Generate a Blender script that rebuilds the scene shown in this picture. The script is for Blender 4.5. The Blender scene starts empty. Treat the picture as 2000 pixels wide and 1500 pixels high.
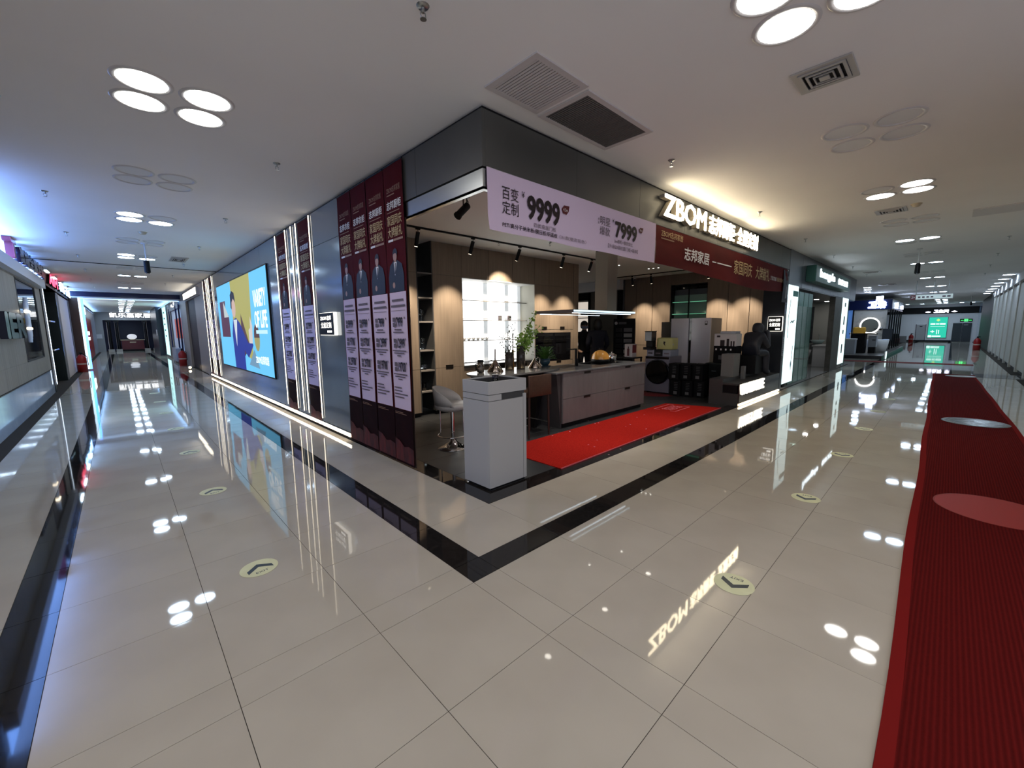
import bpy, bmesh, math, random
from mathutils import Matrix, Vector

# ------------------------------------------------------------------ camera
FPX, YAW, PITCH, ROLL = 804.387, 0.813835, -0.132603, -0.011121
CAM = Vector((-1.4109, -1.8512, 1.5193))
FW = Vector((math.cos(YAW) * math.cos(PITCH), math.sin(YAW) * math.cos(PITCH), math.sin(PITCH)))
_r0 = Vector((math.sin(YAW), -math.cos(YAW), 0)); _u0 = _r0.cross(FW)
RT = math.cos(ROLL) * _r0 + math.sin(ROLL) * _u0
UP = -math.sin(ROLL) * _r0 + math.cos(ROLL) * _u0

scene = bpy.context.scene
COL = scene.collection
cam_data = bpy.data.cameras.new('camera'); cam_data.sensor_width = 36.0
cam_data.lens = FPX * 36.0 / 2000.0; cam_data.clip_start = 0.05; cam_data.clip_end = 300
cam = bpy.data.objects.new('camera', cam_data); COL.objects.link(cam)
_m = Matrix((RT, UP, -FW)).transposed().to_4x4(); _m.translation = CAM
cam.matrix_world = _m
scene.camera = cam

# ------------------------------------------------------------------ world, exposure
world = bpy.data.worlds.new('world'); scene.world = world; world.use_nodes = True
_bg = world.node_tree.nodes['Background']
_bg.inputs[0].default_value = (0.80, 0.84, 1.0, 1); _bg.inputs[1].default_value = 1.0
scene.view_settings.view_transform = 'Standard'; scene.view_settings.look = 'None'
scene.view_settings.gamma = 1.0; scene.view_settings.use_curve_mapping = False
scene.view_settings.exposure = 0.0
LAMP = 22.0            # radiance of a lit ceiling downlight
SPOT_W = 205.0          # watts of a track spot

# ------------------------------------------------------------------ helpers
def on(ax, v, x, y):
    """point seen at photo pixel (x, y) on the plane axis = v"""
    d = FW + (x - 1000) / FPX * RT - (y - 750) / FPX * UP
    return CAM + d * ((v - CAM[ax]) / d[ax])

class MB:
    def __init__(s): s.v = []; s.f = []; s.sm = []
    def add(s, vs, fs, smooth=False):
        o = len(s.v); s.v += [tuple(p) for p in vs]
        s.f += [tuple(i + o for i in f) for f in fs]; s.sm += [smooth] * len(fs); return s
    def box(s, x0, y0, z0, x1, y1, z1):
        x0, x1 = min(x0, x1), max(x0, x1); y0, y1 = min(y0, y1), max(y0, y1); z0, z1 = min(z0, z1), max(z0, z1)
        return s.add([(x0,y0,z0),(x1,y0,z0),(x1,y1,z0),(x0,y1,z0),(x0,y0,z1),(x1,y0,z1),(x1,y1,z1),(x0,y1,z1)],
                     [(0,3,2,1),(4,5,6,7),(0,1,5,4),(1,2,6,5),(2,3,7,6),(3,0,4,7)])
    def rbox(s, x0, y0, z0, x1, y1, z1, b=0.01, seg=2):
        x0, x1 = min(x0, x1), max(x0, x1); y0, y1 = min(y0, y1), max(y0, y1); z0, z1 = min(z0, z1), max(z0, z1)
        bm = bmesh.new(); bmesh.ops.create_cube(bm, size=1)
        for q in bm.verts: q.co = Vector(((x0+x1)/2 + q.co.x*(x1-x0), (y0+y1)/2 + q.co.y*(y1-y0), (z0+z1)/2 + q.co.z*(z1-z0)))
        bmesh.ops.bevel(bm, geom=bm.edges[:], offset=b, segments=seg, affect='EDGES', profile=0.5)
        bm.verts.index_update()
        s.add([q.co[:] for q in bm.verts], [[q.index for q in f.verts] for f in bm.faces], seg > 1); bm.free(); return s
    def quad(s, a, b, c, d): return s.add([a, b, c, d], [(0, 1, 2, 3)])
    def poly(s, pts): return s.add(pts, [tuple(range(len(pts)))])
    def prism(s, pts, z0, z1, axis=2):
        n = len(pts)
        def mk(p, z):
            return (p[0], p[1], z) if axis == 2 else ((p[0], z, p[1]) if axis == 1 else (z, p[0], p[1]))
        vs = [mk(p, z0) for p in pts] + [mk(p, z1) for p in pts]
        fs = [tuple(range(n))[::-1], tuple(range(n, 2 * n))] + [(i, (i + 1) % n, n + (i + 1) % n, n + i) for i in range(n)]
        return s.add(vs, fs)
    def cyl(s, p0, p1, r0, r1=None, n=16, caps=True):
        r1 = r0 if r1 is None else r1
        p0, p1 = Vector(p0), Vector(p1); d = (p1 - p0).normalized()
        a = d.orthogonal().normalized(); b = d.cross(a)
        ring = lambda p, r: [p + a * (r * math.cos(2*math.pi*i/n)) + b * (r * math.sin(2*math.pi*i/n)) for i in range(n)]
        s.add(ring(p0, r0) + ring(p1, r1), [(i, (i+1) % n, n + (i+1) % n, n + i) for i in range(n)], True)
        if caps:
            s.add(ring(p0, r0), [tuple(range(n))[::-1]]); s.add(ring(p1, r1), [tuple(range(n))])
        return s
    def tube(s, pts, r, n=8):
        for a, b in zip(pts[:-1], pts[1:]): s.cyl(a, b, r, r, n, True)
        return s
    def lathe(s, prof, c=(0, 0, 0), n=24, sx=1, sy=1):
        vs = []; k = len(prof)
        for i in range(n):
            t = 2 * math.pi * i / n
            vs += [(c[0] + r * math.cos(t) * sx, c[1] + r * math.sin(t) * sy, c[2] + z) for r, z in prof]
        fs = [(i*k + j, ((i+1) % n)*k + j, ((i+1) % n)*k + j + 1, i*k + j + 1) for i in range(n) for j in range(k - 1)]
        return s.add(vs, fs, True)
    def sphere(s, c, rx, ry=None, rz=None, n=16, m=10, z0=-1.0, z1=1.0):
        ry = rx if ry is None else ry; rz = rx if rz is None else rz
        a0, a1 = math.asin(z0), math.asin(z1)
        pr = [(math.cos(a0 + (a1-a0)*j/m), math.sin(a0 + (a1-a0)*j/m)) for j in range(m + 1)]
        vs = []
        for i in range(n):
            t = 2*math.pi*i/n
            vs += [(c[0] + r*math.cos(t)*rx, c[1] + r*math.sin(t)*ry, c[2] + z*rz) for r, z in pr]
        k = m + 1
        return s.add(vs, [(i*k+j, ((i+1) % n)*k+j, ((i+1) % n)*k+j+1, i*k+j+1) for i in range(n) for j in range(m)], True)
    def disc(s, c, r, n=24, z=0, ry=None):
        ry = ry or r
        return s.add([(c[0] + r*math.cos(2*math.pi*i/n), c[1] + ry*math.sin(2*math.pi*i/n), z) for i in range(n)], [tuple(range(n))])
    def coin(s, r, h, n=40, c=(0, 0), z=0.0):
        return s.cyl((c[0], c[1], z), (c[0], c[1], z + h), r, r, n)
    def mesh(s, name):
        m = bpy.data.meshes.new(name); m.from_pydata(s.v, [], s.f); m.polygons.foreach_set('use_smooth', s.sm); m.update(); return m

def obj(name, mb, mat, parent=None, loc=None):
    me = mb.mesh(name) if isinstance(mb, MB) else mb
    if mat is not None and not me.materials: me.materials.append(mat)
    o = bpy.data.objects.new(name, me); COL.objects.link(o)
    if parent is not None: o.parent = parent
    if loc is not None: o.location = loc
    return o
FACE = {'W': ((0,-1,0),(0,0,1),(-1,0,0)), 'S': ((1,0,0),(0,0,1),(0,-1,0)), 'E': ((0,1,0),(0,0,1),(1,0,0)), 'N': ((-1,0,0),(0,0,1),(0,1,0))}
def rot_of(face): return Matrix(FACE[face]).transposed().to_euler()
def tag(o, label, cat, group=None, kind=None):
    o['label'] = label; o['category'] = cat
    if group: o['group'] = group
    if kind: o['kind'] = kind
    return o
def thing(name, label, cat, loc=(0, 0, 0), rot=None, group=None):
    o = bpy.data.objects.new(name, None); o.empty_display_size = 0.1; COL.objects.link(o); o.location = loc
    if isinstance(rot, str): o.rotation_euler = rot_of(rot)
    elif rot is not None: o.rotation_euler = (0, 0, rot)
    return tag(o, label, cat, group)
def struct(name, mb, mat, label=None):
    o = obj(name, mb, mat); o['kind'] = 'structure'
    if label: o['label'] = label
    return o
def copy_tree(o, parent=None):
    c = o.copy(); COL.objects.link(c)
    if parent is not None: c.parent = parent
    for ch in list(o.children): copy_tree(ch, c)
    return c

# ------------------------------------------------------------------ materials
MATS = {}
def mat(name, col=(0.5,0.5,0.5), rough=0.5, metal=0.0, spec=0.5, emit=None, es=0.0, trans=0.0, ior=1.45, alpha=1.0, coat=0.0):
    if name in MATS: return MATS[name]
    m = bpy.data.materials.new(name); m.use_nodes = True; b = m.node_tree.nodes['Principled BSDF']
    b.inputs['Base Color'].default_value = (*col, 1); b.inputs['Roughness'].default_value = rough
    b.inputs['Metallic'].default_value = metal; b.inputs['Specular IOR Level'].default_value = spec
    b.inputs['IOR'].default_value = ior; b.inputs['Transmission Weight'].default_value = trans; b.inputs['Alpha'].default_value = alpha
    b.inputs['Coat Weight'].default_value = coat
    if emit is not None:
        b.inputs['Emission Color'].default_value = (*emit, 1); b.inputs['Emission Strength'].default_value = es
    MATS[name] = m; return m
def glow(name, col, s): return mat(name, (0.02, 0.02, 0.02), 0.6, emit=col, es=s)
def noisy(name, c1, c2, scale=(8, 8, 8), rough=0.5, metal=0.0, bump=0.0, detail=4, spec=0.5, coords='Object', coat=0.0, lo=0.35, hi=0.65):
    if name in MATS: return MATS[name]
    m = mat(name, c1, rough, metal, spec, coat=coat); nt = m.node_tree; b = nt.nodes['Principled BSDF']
    tc = nt.nodes.new('ShaderNodeTexCoord'); mp = nt.nodes.new('ShaderNodeMapping'); nz = nt.nodes.new('ShaderNodeTexNoise'); rp = nt.nodes.new('ShaderNodeValToRGB')
    mp.inputs['Scale'].default_value = scale; nz.inputs['Scale'].default_value = 1.0; nz.inputs['Detail'].default_value = detail
    rp.color_ramp.elements[0].position = lo; rp.color_ramp.elements[1].position = hi
    rp.color_ramp.elements[0].color = (*c1, 1); rp.color_ramp.elements[1].color = (*c2, 1)
    nt.links.new(tc.outputs[coords], mp.inputs[0]); nt.links.new(mp.outputs[0], nz.inputs['Vector'])
    nt.links.new(nz.outputs['Fac'], rp.inputs[0]); nt.links.new(rp.outputs[0], b.inputs['Base Color'])
    if bump:
        bp = nt.nodes.new('ShaderNodeBump'); bp.inputs['Strength'].default_value = bump; bp.inputs['Distance'].default_value = 0.01
        nt.links.new(nz.outputs['Fac'], bp.inputs['Height']); nt.links.new(bp.outputs[0], b.inputs['Normal'])
    return m

M_TILE = noisy('polished_cream_tile', (0.49, 0.44, 0.365), (0.53, 0.48, 0.40), (2.2, 2.2, 2.2), rough=0.035, detail=3, spec=0.5)
M_TILEDK = noisy('polished_black_granite', (0.010, 0.009, 0.009), (0.022, 0.019, 0.018), (30, 30, 30), rough=0.04, detail=2)
M_TILEGY = noisy('polished_grey_border', (0.055, 0.058, 0.066), (0.075, 0.078, 0.085), (12, 12, 12), rough=0.05)
M_GROUT = mat('grout', (0.05, 0.042, 0.034), 0.9, spec=0.1)
M_CEIL = noisy('ceiling_paint', (0.84, 0.83, 0.82), (0.87, 0.86, 0.85), (0.8, 0.8, 0.8), rough=0.9, detail=2, spec=0.1)
M_STFLOOR = noisy('store_stone_floor', (0.022, 0.023, 0.025), (0.040, 0.041, 0.043), (3, 3, 3), rough=0.42, detail=6)
M_FACADE = noisy('facade_blue_grey_panel', (0.21, 0.250, 0.285), (0.235, 0.275, 0.31), (1.5, 1.5, 1.5), rough=0.13, metal=0.45, detail=2)
M_FASCIA = noisy('fascia_grey_panel', (0.082, 0.082, 0.078), (0.098, 0.098, 0.092), (1.5, 1.5, 1.5), rough=0.36, metal=0.35, detail=2)
M_STEEL = mat('brushed_steel', (0.42, 0.44, 0.44), 0.28, 1.0)
M_CHROME = mat('chrome', (0.75, 0.74, 0.72), 0.08, 1.0)
M_BRONZE = mat('polished_bronze', (0.42, 0.35, 0.29), 0.10, 1.0)
M_BLACK = mat('black_satin', (0.006, 0.006, 0.007), 0.45, spec=0.25)
M_CARTON = mat('black_carton', (0.005, 0.005, 0.006), 0.6, spec=0.12)
M_BLKGL = mat('black_gloss', (0.004, 0.004, 0.005), 0.05)
M_WHITE = mat('white_satin', (0.62, 0.62, 0.63), 0.4)
M_WPAINT = mat('white_plaster', (0.66, 0.65, 0.66), 0.8)
M_PODIUM = mat('podium_white_lacquer', (0.425, 0.42, 0.42), 0.5)
M_GREYGAP = mat('dark_recess', (0.05, 0.05, 0.052), 0.6)
M_WOOD = noisy('warm_taupe_veneer', (0.215, 0.165, 0.122), (0.255, 0.198, 0.148), (26, 26, 1.6), rough=0.5, detail=5)
M_WOODRT = noisy('warm_taupe_wall_veneer', (0.200, 0.152, 0.112), (0.235, 0.180, 0.134), (26, 26, 1.6), rough=0.5, detail=5)
M_ISLAND = noisy('mauve_brown_lacquer', (0.160, 0.152, 0.152), (0.178, 0.168, 0.168), (14, 14, 3), rough=0.42)
M_TOP = noisy('grey_slate_worktop', (0.115, 0.118, 0.125), (0.15, 0.153, 0.16), (10, 10, 10), rough=0.28)
M_TABLE = noisy('pale_stone_table', (0.20, 0.19, 0.175), (0.25, 0.24, 0.22), (8, 8, 8), rough=0.16)
M_GLASS = mat('clear_glass', (0.93, 0.96, 0.96), 0.02, trans=1.0, ior=1.45)
M_SMOKE = mat('smoked_glass', (0.42, 0.37, 0.32), 0.03, trans=0.9, ior=1.45)
M_REDMAT = noisy('red_runner_pile', (0.30, 0.011, 0.008), (0.50, 0.022, 0.014), (90, 90, 90), rough=0.95, detail=3, spec=0.05, bump=0.4)
M_PINK = mat('pink_print', (0.66, 0.53, 0.68), 0.7, spec=0.2)
M_INK = mat('dark_print', (0.012, 0.004, 0.006), 0.6)
M_GREYINK = mat('grey_print', (0.13, 0.10, 0.12), 0.7)
M_GOLD = mat('gold_print', (0.55, 0.40, 0.20), 0.6)
M_WINK = mat('white_print', (0.75, 0.73, 0.74), 0.6)
M_GOLDDIM = mat('bronze_print', (0.30, 0.17, 0.11), 0.6)

# ------------------------------------------------------------------ lettering
_tc = {}
def text_mesh(s, w, h, depth=0.0, bold=0.0, spacing=1.0):
    """text fitted to a w x h box, lower left at the origin, facing +Z"""
    key = (s, round(w, 4), round(h, 4), round(depth, 4), bold, spacing)
    if key in _tc: return _tc[key]
    c = bpy.data.curves.new('lettering', 'FONT'); c.body = s; c.resolution_u = 3 if bold > 0.025 else 2; c.space_character = spacing
    o = bpy.data.objects.new('lettering', c); COL.objects.link(o)
    bpy.context.view_layer.update()
    me = bpy.data.meshes.new_from_object(o.evaluated_get(bpy.context.evaluated_depsgraph_get()))
    bpy.data.objects.remove(o); bpy.data.curves.remove(c); me.materials.clear()
    if bold:                                             # heavier weight: shifted copies of the outline
        vv = [v.co.copy() for v in me.vertices]; ff = [tuple(p.vertices) for p in me.polygons]; n = len(vv); V = []; Fc = []
        offs = [(math.cos(a)*bold, math.sin(a)*bold) for a in [k*math.pi/4 for k in range(8)]] if bold > 0.015 else [(bold, 0), (-bold, 0), (0, bold), (0, -bold)]
        for k, (dx, dy) in enumerate(offs):
            V += [(q.x + dx, q.y + dy, k*0.00015) for q in vv]; Fc += [tuple(i + k*n for i in f) for f in ff]
        me.clear_geometry(); me.from_pydata(V, [], Fc); me.update()
    xs = [v.co.x for v in me.vertices]; ys = [v.co.y for v in me.vertices]
    sx = w / max(1e-6, max(xs) - min(xs)); sy = h / max(1e-6, max(ys) - min(ys)); x0, y0 = min(xs), min(ys)
    for v in me.vertices: v.co = ((v.co.x - x0) * sx, (v.co.y - y0) * sy, v.co.z)
    if depth:
        bm = bmesh.new(); bm.from_mesh(me)
        fs = bm.faces[:]; r = bmesh.ops.extrude_face_region(bm, geom=fs)
        for q in r['geom']:
            if isinstance(q, bmesh.types.BMVert): q.co.z += depth
        bmesh.ops.recalc_face_normals(bm, faces=bm.faces); bm.to_mesh(me); bm.free()
    me.name = 'lettering'; _tc[key] = me; return me
def text(name, s, parent, x, y, w, h, m, z=0.002, depth=0.0, bold=0.0, spacing=1.0):
    me = text_mesh(s, w, h, depth, bold, spacing).copy(); me.materials.append(m)
    o = bpy.data.objects.new(name, me); COL.objects.link(o); o.parent = parent; o.location = (x, y, z); return o
def bars(name, parent, rects, m, z=0.002):
    b = MB()
    for x, y, w, h in rects: b.quad((x, y, 0), (x + w, y, 0), (x + w, y + h, 0), (x, y + h, 0))
    o = obj(name, b, m, parent); o.location = (0, 0, z); return o
def skin(name, verts, edges, radii, mats, parent=None, sub=2, root=0):
    me = bpy.data.meshes.new(name); me.from_pydata(verts, edges, []); o = bpy.data.objects.new('tmp', me); COL.objects.link(o)
    md = o.modifiers.new('skin', 'SKIN'); md.use_smooth_shade = True
    for i, d in enumerate(me.skin_vertices[0].data):
        r = radii[i]; d.radius = (r, r) if not isinstance(r, tuple) else r; d.use_root = (i == root)
    sb = o.modifiers.new('sub', 'SUBSURF'); sb.levels = sub; sb.render_levels = sub
    bpy.context.view_layer.update()
    out = bpy.data.meshes.new_from_object(o.evaluated_get(bpy.context.evaluated_depsgraph_get())); bpy.data.objects.remove(o)
    out.name = name; out.materials.clear()
    for m in mats: out.materials.append(m)
    return obj(name, out, None, parent)
rnd = random.Random(7)
ORD = ('first', 'second', 'third', 'fourth', 'fifth', 'sixth', 'seventh', 'eighth', 'ninth', 'tenth', 'eleventh', 'twelfth', 'thirteenth', 'fourteenth', 'fifteenth', 'sixteenth', 'seventeenth', 'eighteenth', 'nineteenth', 'twentieth')
# ================================================================== FLOOR
H = 3.26
floor = struct('floor', MB().box(-6, -6, -0.25, 60, 52, -0.0022), M_GROUT, 'polished cream tile floor of the mall corridors')
def brk(lo, hi):
    a = [-2.6, -2.0, -1.8, -1.2, -0.6, 0.0, 0.2]
    while a[0] > lo: a.insert(0, round(a[0] - 0.6, 4))
    while a[-1] < hi: a.append(round(a[-1] + 0.6, 4))
    return a
XS, YS = brk(-5, 52), brk(-5, 46.4)
cells = []
for i in range(len(XS) - 1):
    for j in range(len(YS) - 1):
        x0, x1, y0, y1 = XS[i], XS[i+1], YS[j], YS[j+1]; cx, cy = (x0+x1)/2, (y0+y1)/2
        if cx > 0.8 and cy > 0.8 and not (19.4 < cx < 23.2 and cy < 9): continue
        if cx < -2.8 and cy > 0.8: continue
        if cy < -3.4 and cx > 3: continue
        m = 'c'
        if (0 < cx < 0.2 and cy > 0) or (0 < cy < 0.2 and cx > 0): m = 'k'
        if -2.0 < cx < -1.8 and cy > -2.0: m = 'k'
        if -2.0 < cy < -1.8 and cx > -2.0: m = 'k'
        if cx < -2.6 and cy > 0.8: m = 'g'
        v = Vector((cx, cy, 0)) - CAM; z = v.dot(FW)
        px, py = (v.dot(RT) / z * FPX, v.dot(UP) / z * FPX) if z > 0.2 else (9e9, 9e9)
        seen = z > 0.2 and abs(px) < 1130 and abs(py) < 900
        cells.append((v.length if seen else 500 + v.length, x0, x1, y0, y1, m))
cells.sort()
TM = {'c': M_TILE, 'k': M_TILEDK, 'g': M_TILEGY}; tile_mesh = {}
G = 0.0014
for k, (d, x0, x1, y0, y1, m) in enumerate(cells[:300]):
    key = (round(x1 - x0, 2), round(y1 - y0, 2), m)
    if key not in tile_mesh:
        w, h = key[0] / 2 - G, key[1] / 2 - G
        me = MB().box(-w, -h, -0.004, w, h, 0).mesh('tile'); me.materials.append(TM[m]); tile_mesh[key] = me
    o = bpy.data.objects.new('tile', tile_mesh[key]); COL.objects.link(o); o.parent = floor
    o.location = ((x0+x1)/2, (y0+y1)/2, 0); o.rotation_euler = (rnd.gauss(0, 0.0008), rnd.gauss(0, 0.0008), 0)
for m, nm in (('c', 'tile_field'), ('k', 'border_tile_field'), ('g', 'edge_tile_field')):
    b = MB()
    for d, x0, x1, y0, y1, mm in cells[300:]:
        if mm != m: continue
        a, c = rnd.gauss(0, 0.0008), rnd.gauss(0, 0.0008); w, h = (x1-x0)/2 - G, (y1-y0)/2 - G; cx, cy = (x0+x1)/2, (y0+y1)/2
        b.quad(*[(cx + sx*w, cy + sy*h, a*sx*w + c*sy*h) for sx, sy in ((-1,-1),(1,-1),(1,1),(-1,1))])
    o = obj(nm, b, TM[m], floor); o['kind'] = 'stuff'
# dark kerb of the show kitchen and its own stone floor
for k in range(6):
    y0 = 0.8 + 0.6*k; y1 = min(y0 + 0.6, 3.9)
    obj('kerb_stone', MB().box(0.801, max(y0, 0.802) + (0.0 if k else 0.0), -0.02, 0.999, y1 - 0.002, 0.003), M_TILEDK, floor)
for k in range(16):
    x0 = 1.0 + 0.6*k; x1 = min(x0 + 0.6, 9.9)
    obj('kerb_stone', MB().box(x0, 0.801, -0.02, x1 - 0.002, 0.999, 0.003), M_TILEDK, floor)
obj('showroom_floor', MB().box(1.0, 1.0, -0.02, 11.0, 8.2, 0.002), M_STFLOOR, floor)
for k in range(8):
    for j in range(11):
        obj('stone_slab', MB().box(1.003 + 1.2*k, 1.003 + 0.6*j, 0.0, min(2.2 + 1.2*k - 0.002, 10.38), 1.6 + 0.6*j - 0.002, 0.004), M_STFLOOR, floor)

# ================================================================== CEILING
ceil_ = struct('ceiling', MB().box(-6, -6, H, 60, 52, H + 0.2), M_CEIL, 'plain off-white plaster ceiling of the mall')
obj('shutter_slot', MB().box(-2.7, 12.86, H - 0.012, 0.8, 12.92, H), M_BLACK, ceil_)
st_ceil = struct('ceiling_showroom', MB().box(0.87, 0.87, 3.03, 10.6, 8.2, 3.1), mat('showroom_ceiling_paint', (0.88, 0.87, 0.86), 0.9), 'lower white ceiling inside the show kitchen')

# ================================================================== SHOW KITCHEN SHELL
wf = struct('wall_facade_left', MB().box(0.83, 3.72, 0, 1.0, 15.6, H - 0.001), M_BLACK, 'blue-grey panelled side wall of the corner shop')
ysm = [3.74, 4.79, 5.47, 6.00, 6.66, 7.9, 9.2, 10.5, 11.8, 13.1, 13.72, 14.4, 14.93, 15.59]
for a, b in zip(ysm[:-1], ysm[1:]):
    for z0, z1 in ((0.115, 2.75), (2.756, 3.225)):
        obj('panel', MB().box(0.8, a + 0.003, z0, 0.831, b - 0.003, z1), M_FACADE, wf)
obj('plinth_recess', MB().box(0.815, 3.74, 0.0, 0.83, 15.59, 0.06), M_BLACK, wf)
wfa = struct('wall_fascia', MB().box(0.83, 0.83, 2.66, 0.868, 3.72, H - 0.001).box(0.868, 0.83, 2.66, 9.84, 0.868, H - 0.001), M_BLACK, 'grey metal fascia band above the corner shop openings')
for k in range(3):
    y0 = 0.8 + 1.0*k; y1 = min(y0 + 1.0, 3.74)
    obj('panel', MB().box(0.8, y0 + (0.002 if k else 0), 2.80, 0.831, y1 - 0.002, 3.225), M_FASCIA, wfa)
for k in range(8):
    x0 = 0.831 if k == 0 else 0.8 + 1.2*k; x1 = min(0.8 + 1.2*(k+1), 9.86)
    obj('panel', MB().box(x0 + 0.001, 0.8, 2.80, x1 - 0.002, 0.831, 3.225), M_FASCIA, wfa)
obj('steel_trim', MB().box(0.806, 0.806, 2.64, 0.83, 3.72, 2.786).box(0.806, 0.806, 2.64, 0.872, 3.72, 2.65), M_STEEL, wfa)
obj('steel_trim', MB().box(0.83, 0.806, 2.64, 9.84, 0.83, 2.786).box(0.872, 0.806, 2.64, 9.84, 0.872, 2.65), M_STEEL, wfa)
obj('inner_face', MB().box(0.868, 0.872, 2.65, 0.872, 3.72, 3.03).box(0.872, 0.868, 2.65, 9.84, 0.872, 3.03), M_WPAINT, wfa)
wi = struct('wall_showroom_side', MB().box(0.99, 3.72, 0, 1.12, 5.2, 3.03), M_WPAINT)
wp = struct('wall_end_pier', MB().box(9.70, 0.8, 0, 9.86, 1.25, 2.64), mat('pier_dark_gloss', (0.045, 0.05, 0.06), 0.12, 0.3), 'dark glossy end pier of the corner shop')
# right hand wall of the showroom: veneer panels with a dark display niche
wr = struct('wall_showroom_right', MB().box(10.44, 0.9, 0, 10.6, 3.86 - 1.04, 3.03).box(10.44, 3.86, 0, 10.6, 5.4, 3.03).box(10.44, 2.82, 0, 10.6, 3.86, 1.0).box(10.44, 2.82, 2.73, 10.6, 3.86, 3.03), M_BLACK, 'taupe veneer panelled end wall of the show kitchen')
for a, b in ((0.9, 1.12), (1.12, 1.745), (1.75, 2.27), (2.275, 2.82), (3.86, 4.42), (4.425, 4.96), (4.965, 5.38)):
    for z0, z1 in ((0.08, 0.975), (0.985, 3.03)):
        obj('panel', MB().box(10.4, a + 0.004, z0, 10.44, b - 0.004, z1), M_WOODRT, wr)
obj('panel', MB().box(10.4, 2.824, 2.73, 10.44, 3.856, 3.03), M_WOODRT, wr)
obj('panel', MB().box(10.4, 2.824, 0.08, 10.44, 3.856, 0.975), M_WOODRT, wr)
nb = thing('display_niche', 'dark glazed wall niche with green-lit shelves above the refrigerator', 'display niche', (10.44, 3.34, 0.985))
obj('back_panel', MB().box(0.3, -0.52, 0, 0.32, 0.52, 1.745), M_BLKGL, nb)
obj('side_panel', MB().box(0, -0.52, 0, 0.3, -0.5, 1.745), M_BLACK, nb); obj('side_panel', MB().box(0, 0.5, 0, 0.3, 0.52, 1.745), M_BLACK, nb)
obj('mullion', MB().box(-0.01, -0.012, 0, 0.02, 0.012, 1.745), M_BLACK, nb)
for z in (1.24, 0.90, 0.5):
    obj('glass_shelf', MB().box(0.03, -0.49, z, 0.29, -0.02, z + 0.01).box(0.03, 0.02, z, 0.29, 0.49, z + 0.01), mat('green_edge_glass', (0.25, 0.6, 0.45), 0.1, trans=0.5), nb)
    if z > 0.6: obj('lit_edge', MB().box(0.02, -0.48, z + 0.002, 0.03, -0.03, z + 0.016).box(0.02, 0.03, z + 0.002, 0.03, 0.48, z + 0.016), glow('green_edge_glow', (0.25, 0.85, 0.5), 0.55), nb)
# rear of the showroom
wb = struct('wall_showroom_back', MB().box(1.0, 8.0, 0, 11.0, 8.15, 3.03), mat('dark_grey_wall', (0.045, 0.047, 0.05), 0.7), 'dark rear wall of the show kitchen')
RX = 10.4
def ry(px): return on(0, RX, px, 640).y
wrb = struct('wall_showroom_rear_side', MB().box(RX + 0.04, 5.4, 0, RX + 0.2, 8.0, 3.03), M_BLACK, 'olive grey wall beyond the veneer panels')
obj('dark_door', MB().box(RX, 5.42, 0.02, RX + 0.04, ry(1205), 2.72), M_BLACK, wrb)
obj('door_post', MB().box(RX - 0.03, 5.385, 0.0, RX + 0.04, 5.42, 3.03), mat('post_grey', (0.10, 0.10, 0.11), 0.4), wrb)
obj('panel', MB().box(RX, ry(1205) + 0.004, 0.02, RX + 0.04, ry(1153), 2.72), mat('olive_grey_panel', (0.12, 0.11, 0.095), 0.6), wrb)
obj('bulkhead', MB().box(RX - 0.25, 5.42, 2.72, RX + 0.04, 8.0, 3.03), M_WPAINT, wrb)
dcab = thing('display_cabinet', 'backlit display cabinet glowing behind the masked person', 'display cabinet', (RX, (ry(1153) + 8.0)/2, 0))
hw_ = (8.0 - ry(1153))/2
obj('carcass', MB().box(0.02, -hw_, 0, 0.035, hw_, 2.70).box(-0.12, -hw_, 0, 0.02, -hw_ + 0.02, 2.70).box(-0.12, -hw_, 2.45, 0.02, hw_, 2.70), M_BLACK, dcab)
nb_ = 3; cwid = 0.42
for k in range(nb_):
    for z0, z1 in ((0.05, 0.78), (0.83, 1.26), (1.33, 1.86), (1.88, 2.42)):
        obj('lit_pane', MB().box(-0.01, -hw_ + 0.04 + cwid*k, z0, 0.0, -hw_ + 0.03 + cwid*(k + 1), z1), glow('cabinet_back_glow', (1.0, 0.88, 0.76), 0.62), dcab)
for z in (0.805, 1.295, 1.87): obj('shelf', MB().box(-0.11, -hw_ + 0.02, z - 0.012, -0.012, hw_, z + 0.012), M_GREYGAP, dcab)

# ================================================================== LEFT CORRIDOR, OPPOSITE WALL
XL = -2.78
M_LWOOD = noisy('grey_oak_panelling', (0.23, 0.205, 0.17), (0.30, 0.27, 0.225), (20, 20, 1.2), rough=0.45, detail=5)
wl = struct('wall_left', MB().box(XL - 0.35, 0.8, 0, XL - 0.03, 14.45, H - 0.001), M_GREYGAP, 'grey oak panelled shopfront along the left corridor')
for k in range(12):
    y0 = 2.4 + 1.0*k; y1 = min(y0 + 1.0, 14.25)
    for z0, z1 in ((0.62, 0.97), (2.64, 2.67)):
        obj('panel', MB().box(XL - 0.03, y0 + 0.002, z0, XL, y1 - 0.002, z1), M_LWOOD, wl)
    if y1 <= 10.7 or y0 >= 13.3: obj('panel', MB().box(XL - 0.03, y0 + 0.002, 0.972, XL, y1 - 0.002, 2.638), M_LWOOD, wl)
for a, b in ((10.4, 10.7), (13.3, 13.4)): obj('panel', MB().box(XL - 0.03, a + 0.002, 0.972, XL, b - 0.002, 2.638), M_LWOOD, wl)
for k in range(10):
    obj('marble_block', MB().box(XL - 0.03, 2.4 + 1.2*k, 0.0, XL + 0.006, min(3.6 + 1.2*k, 14.25) - 0.003, 0.60), noisy('marble_blue_light_tint', (0.50, 0.62, 0.82), (0.58, 0.70, 0.90), (2, 2, 2), rough=0.06, detail=6), wl)  # white marble, with the corridor's blue light tinted into its colour
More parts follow.
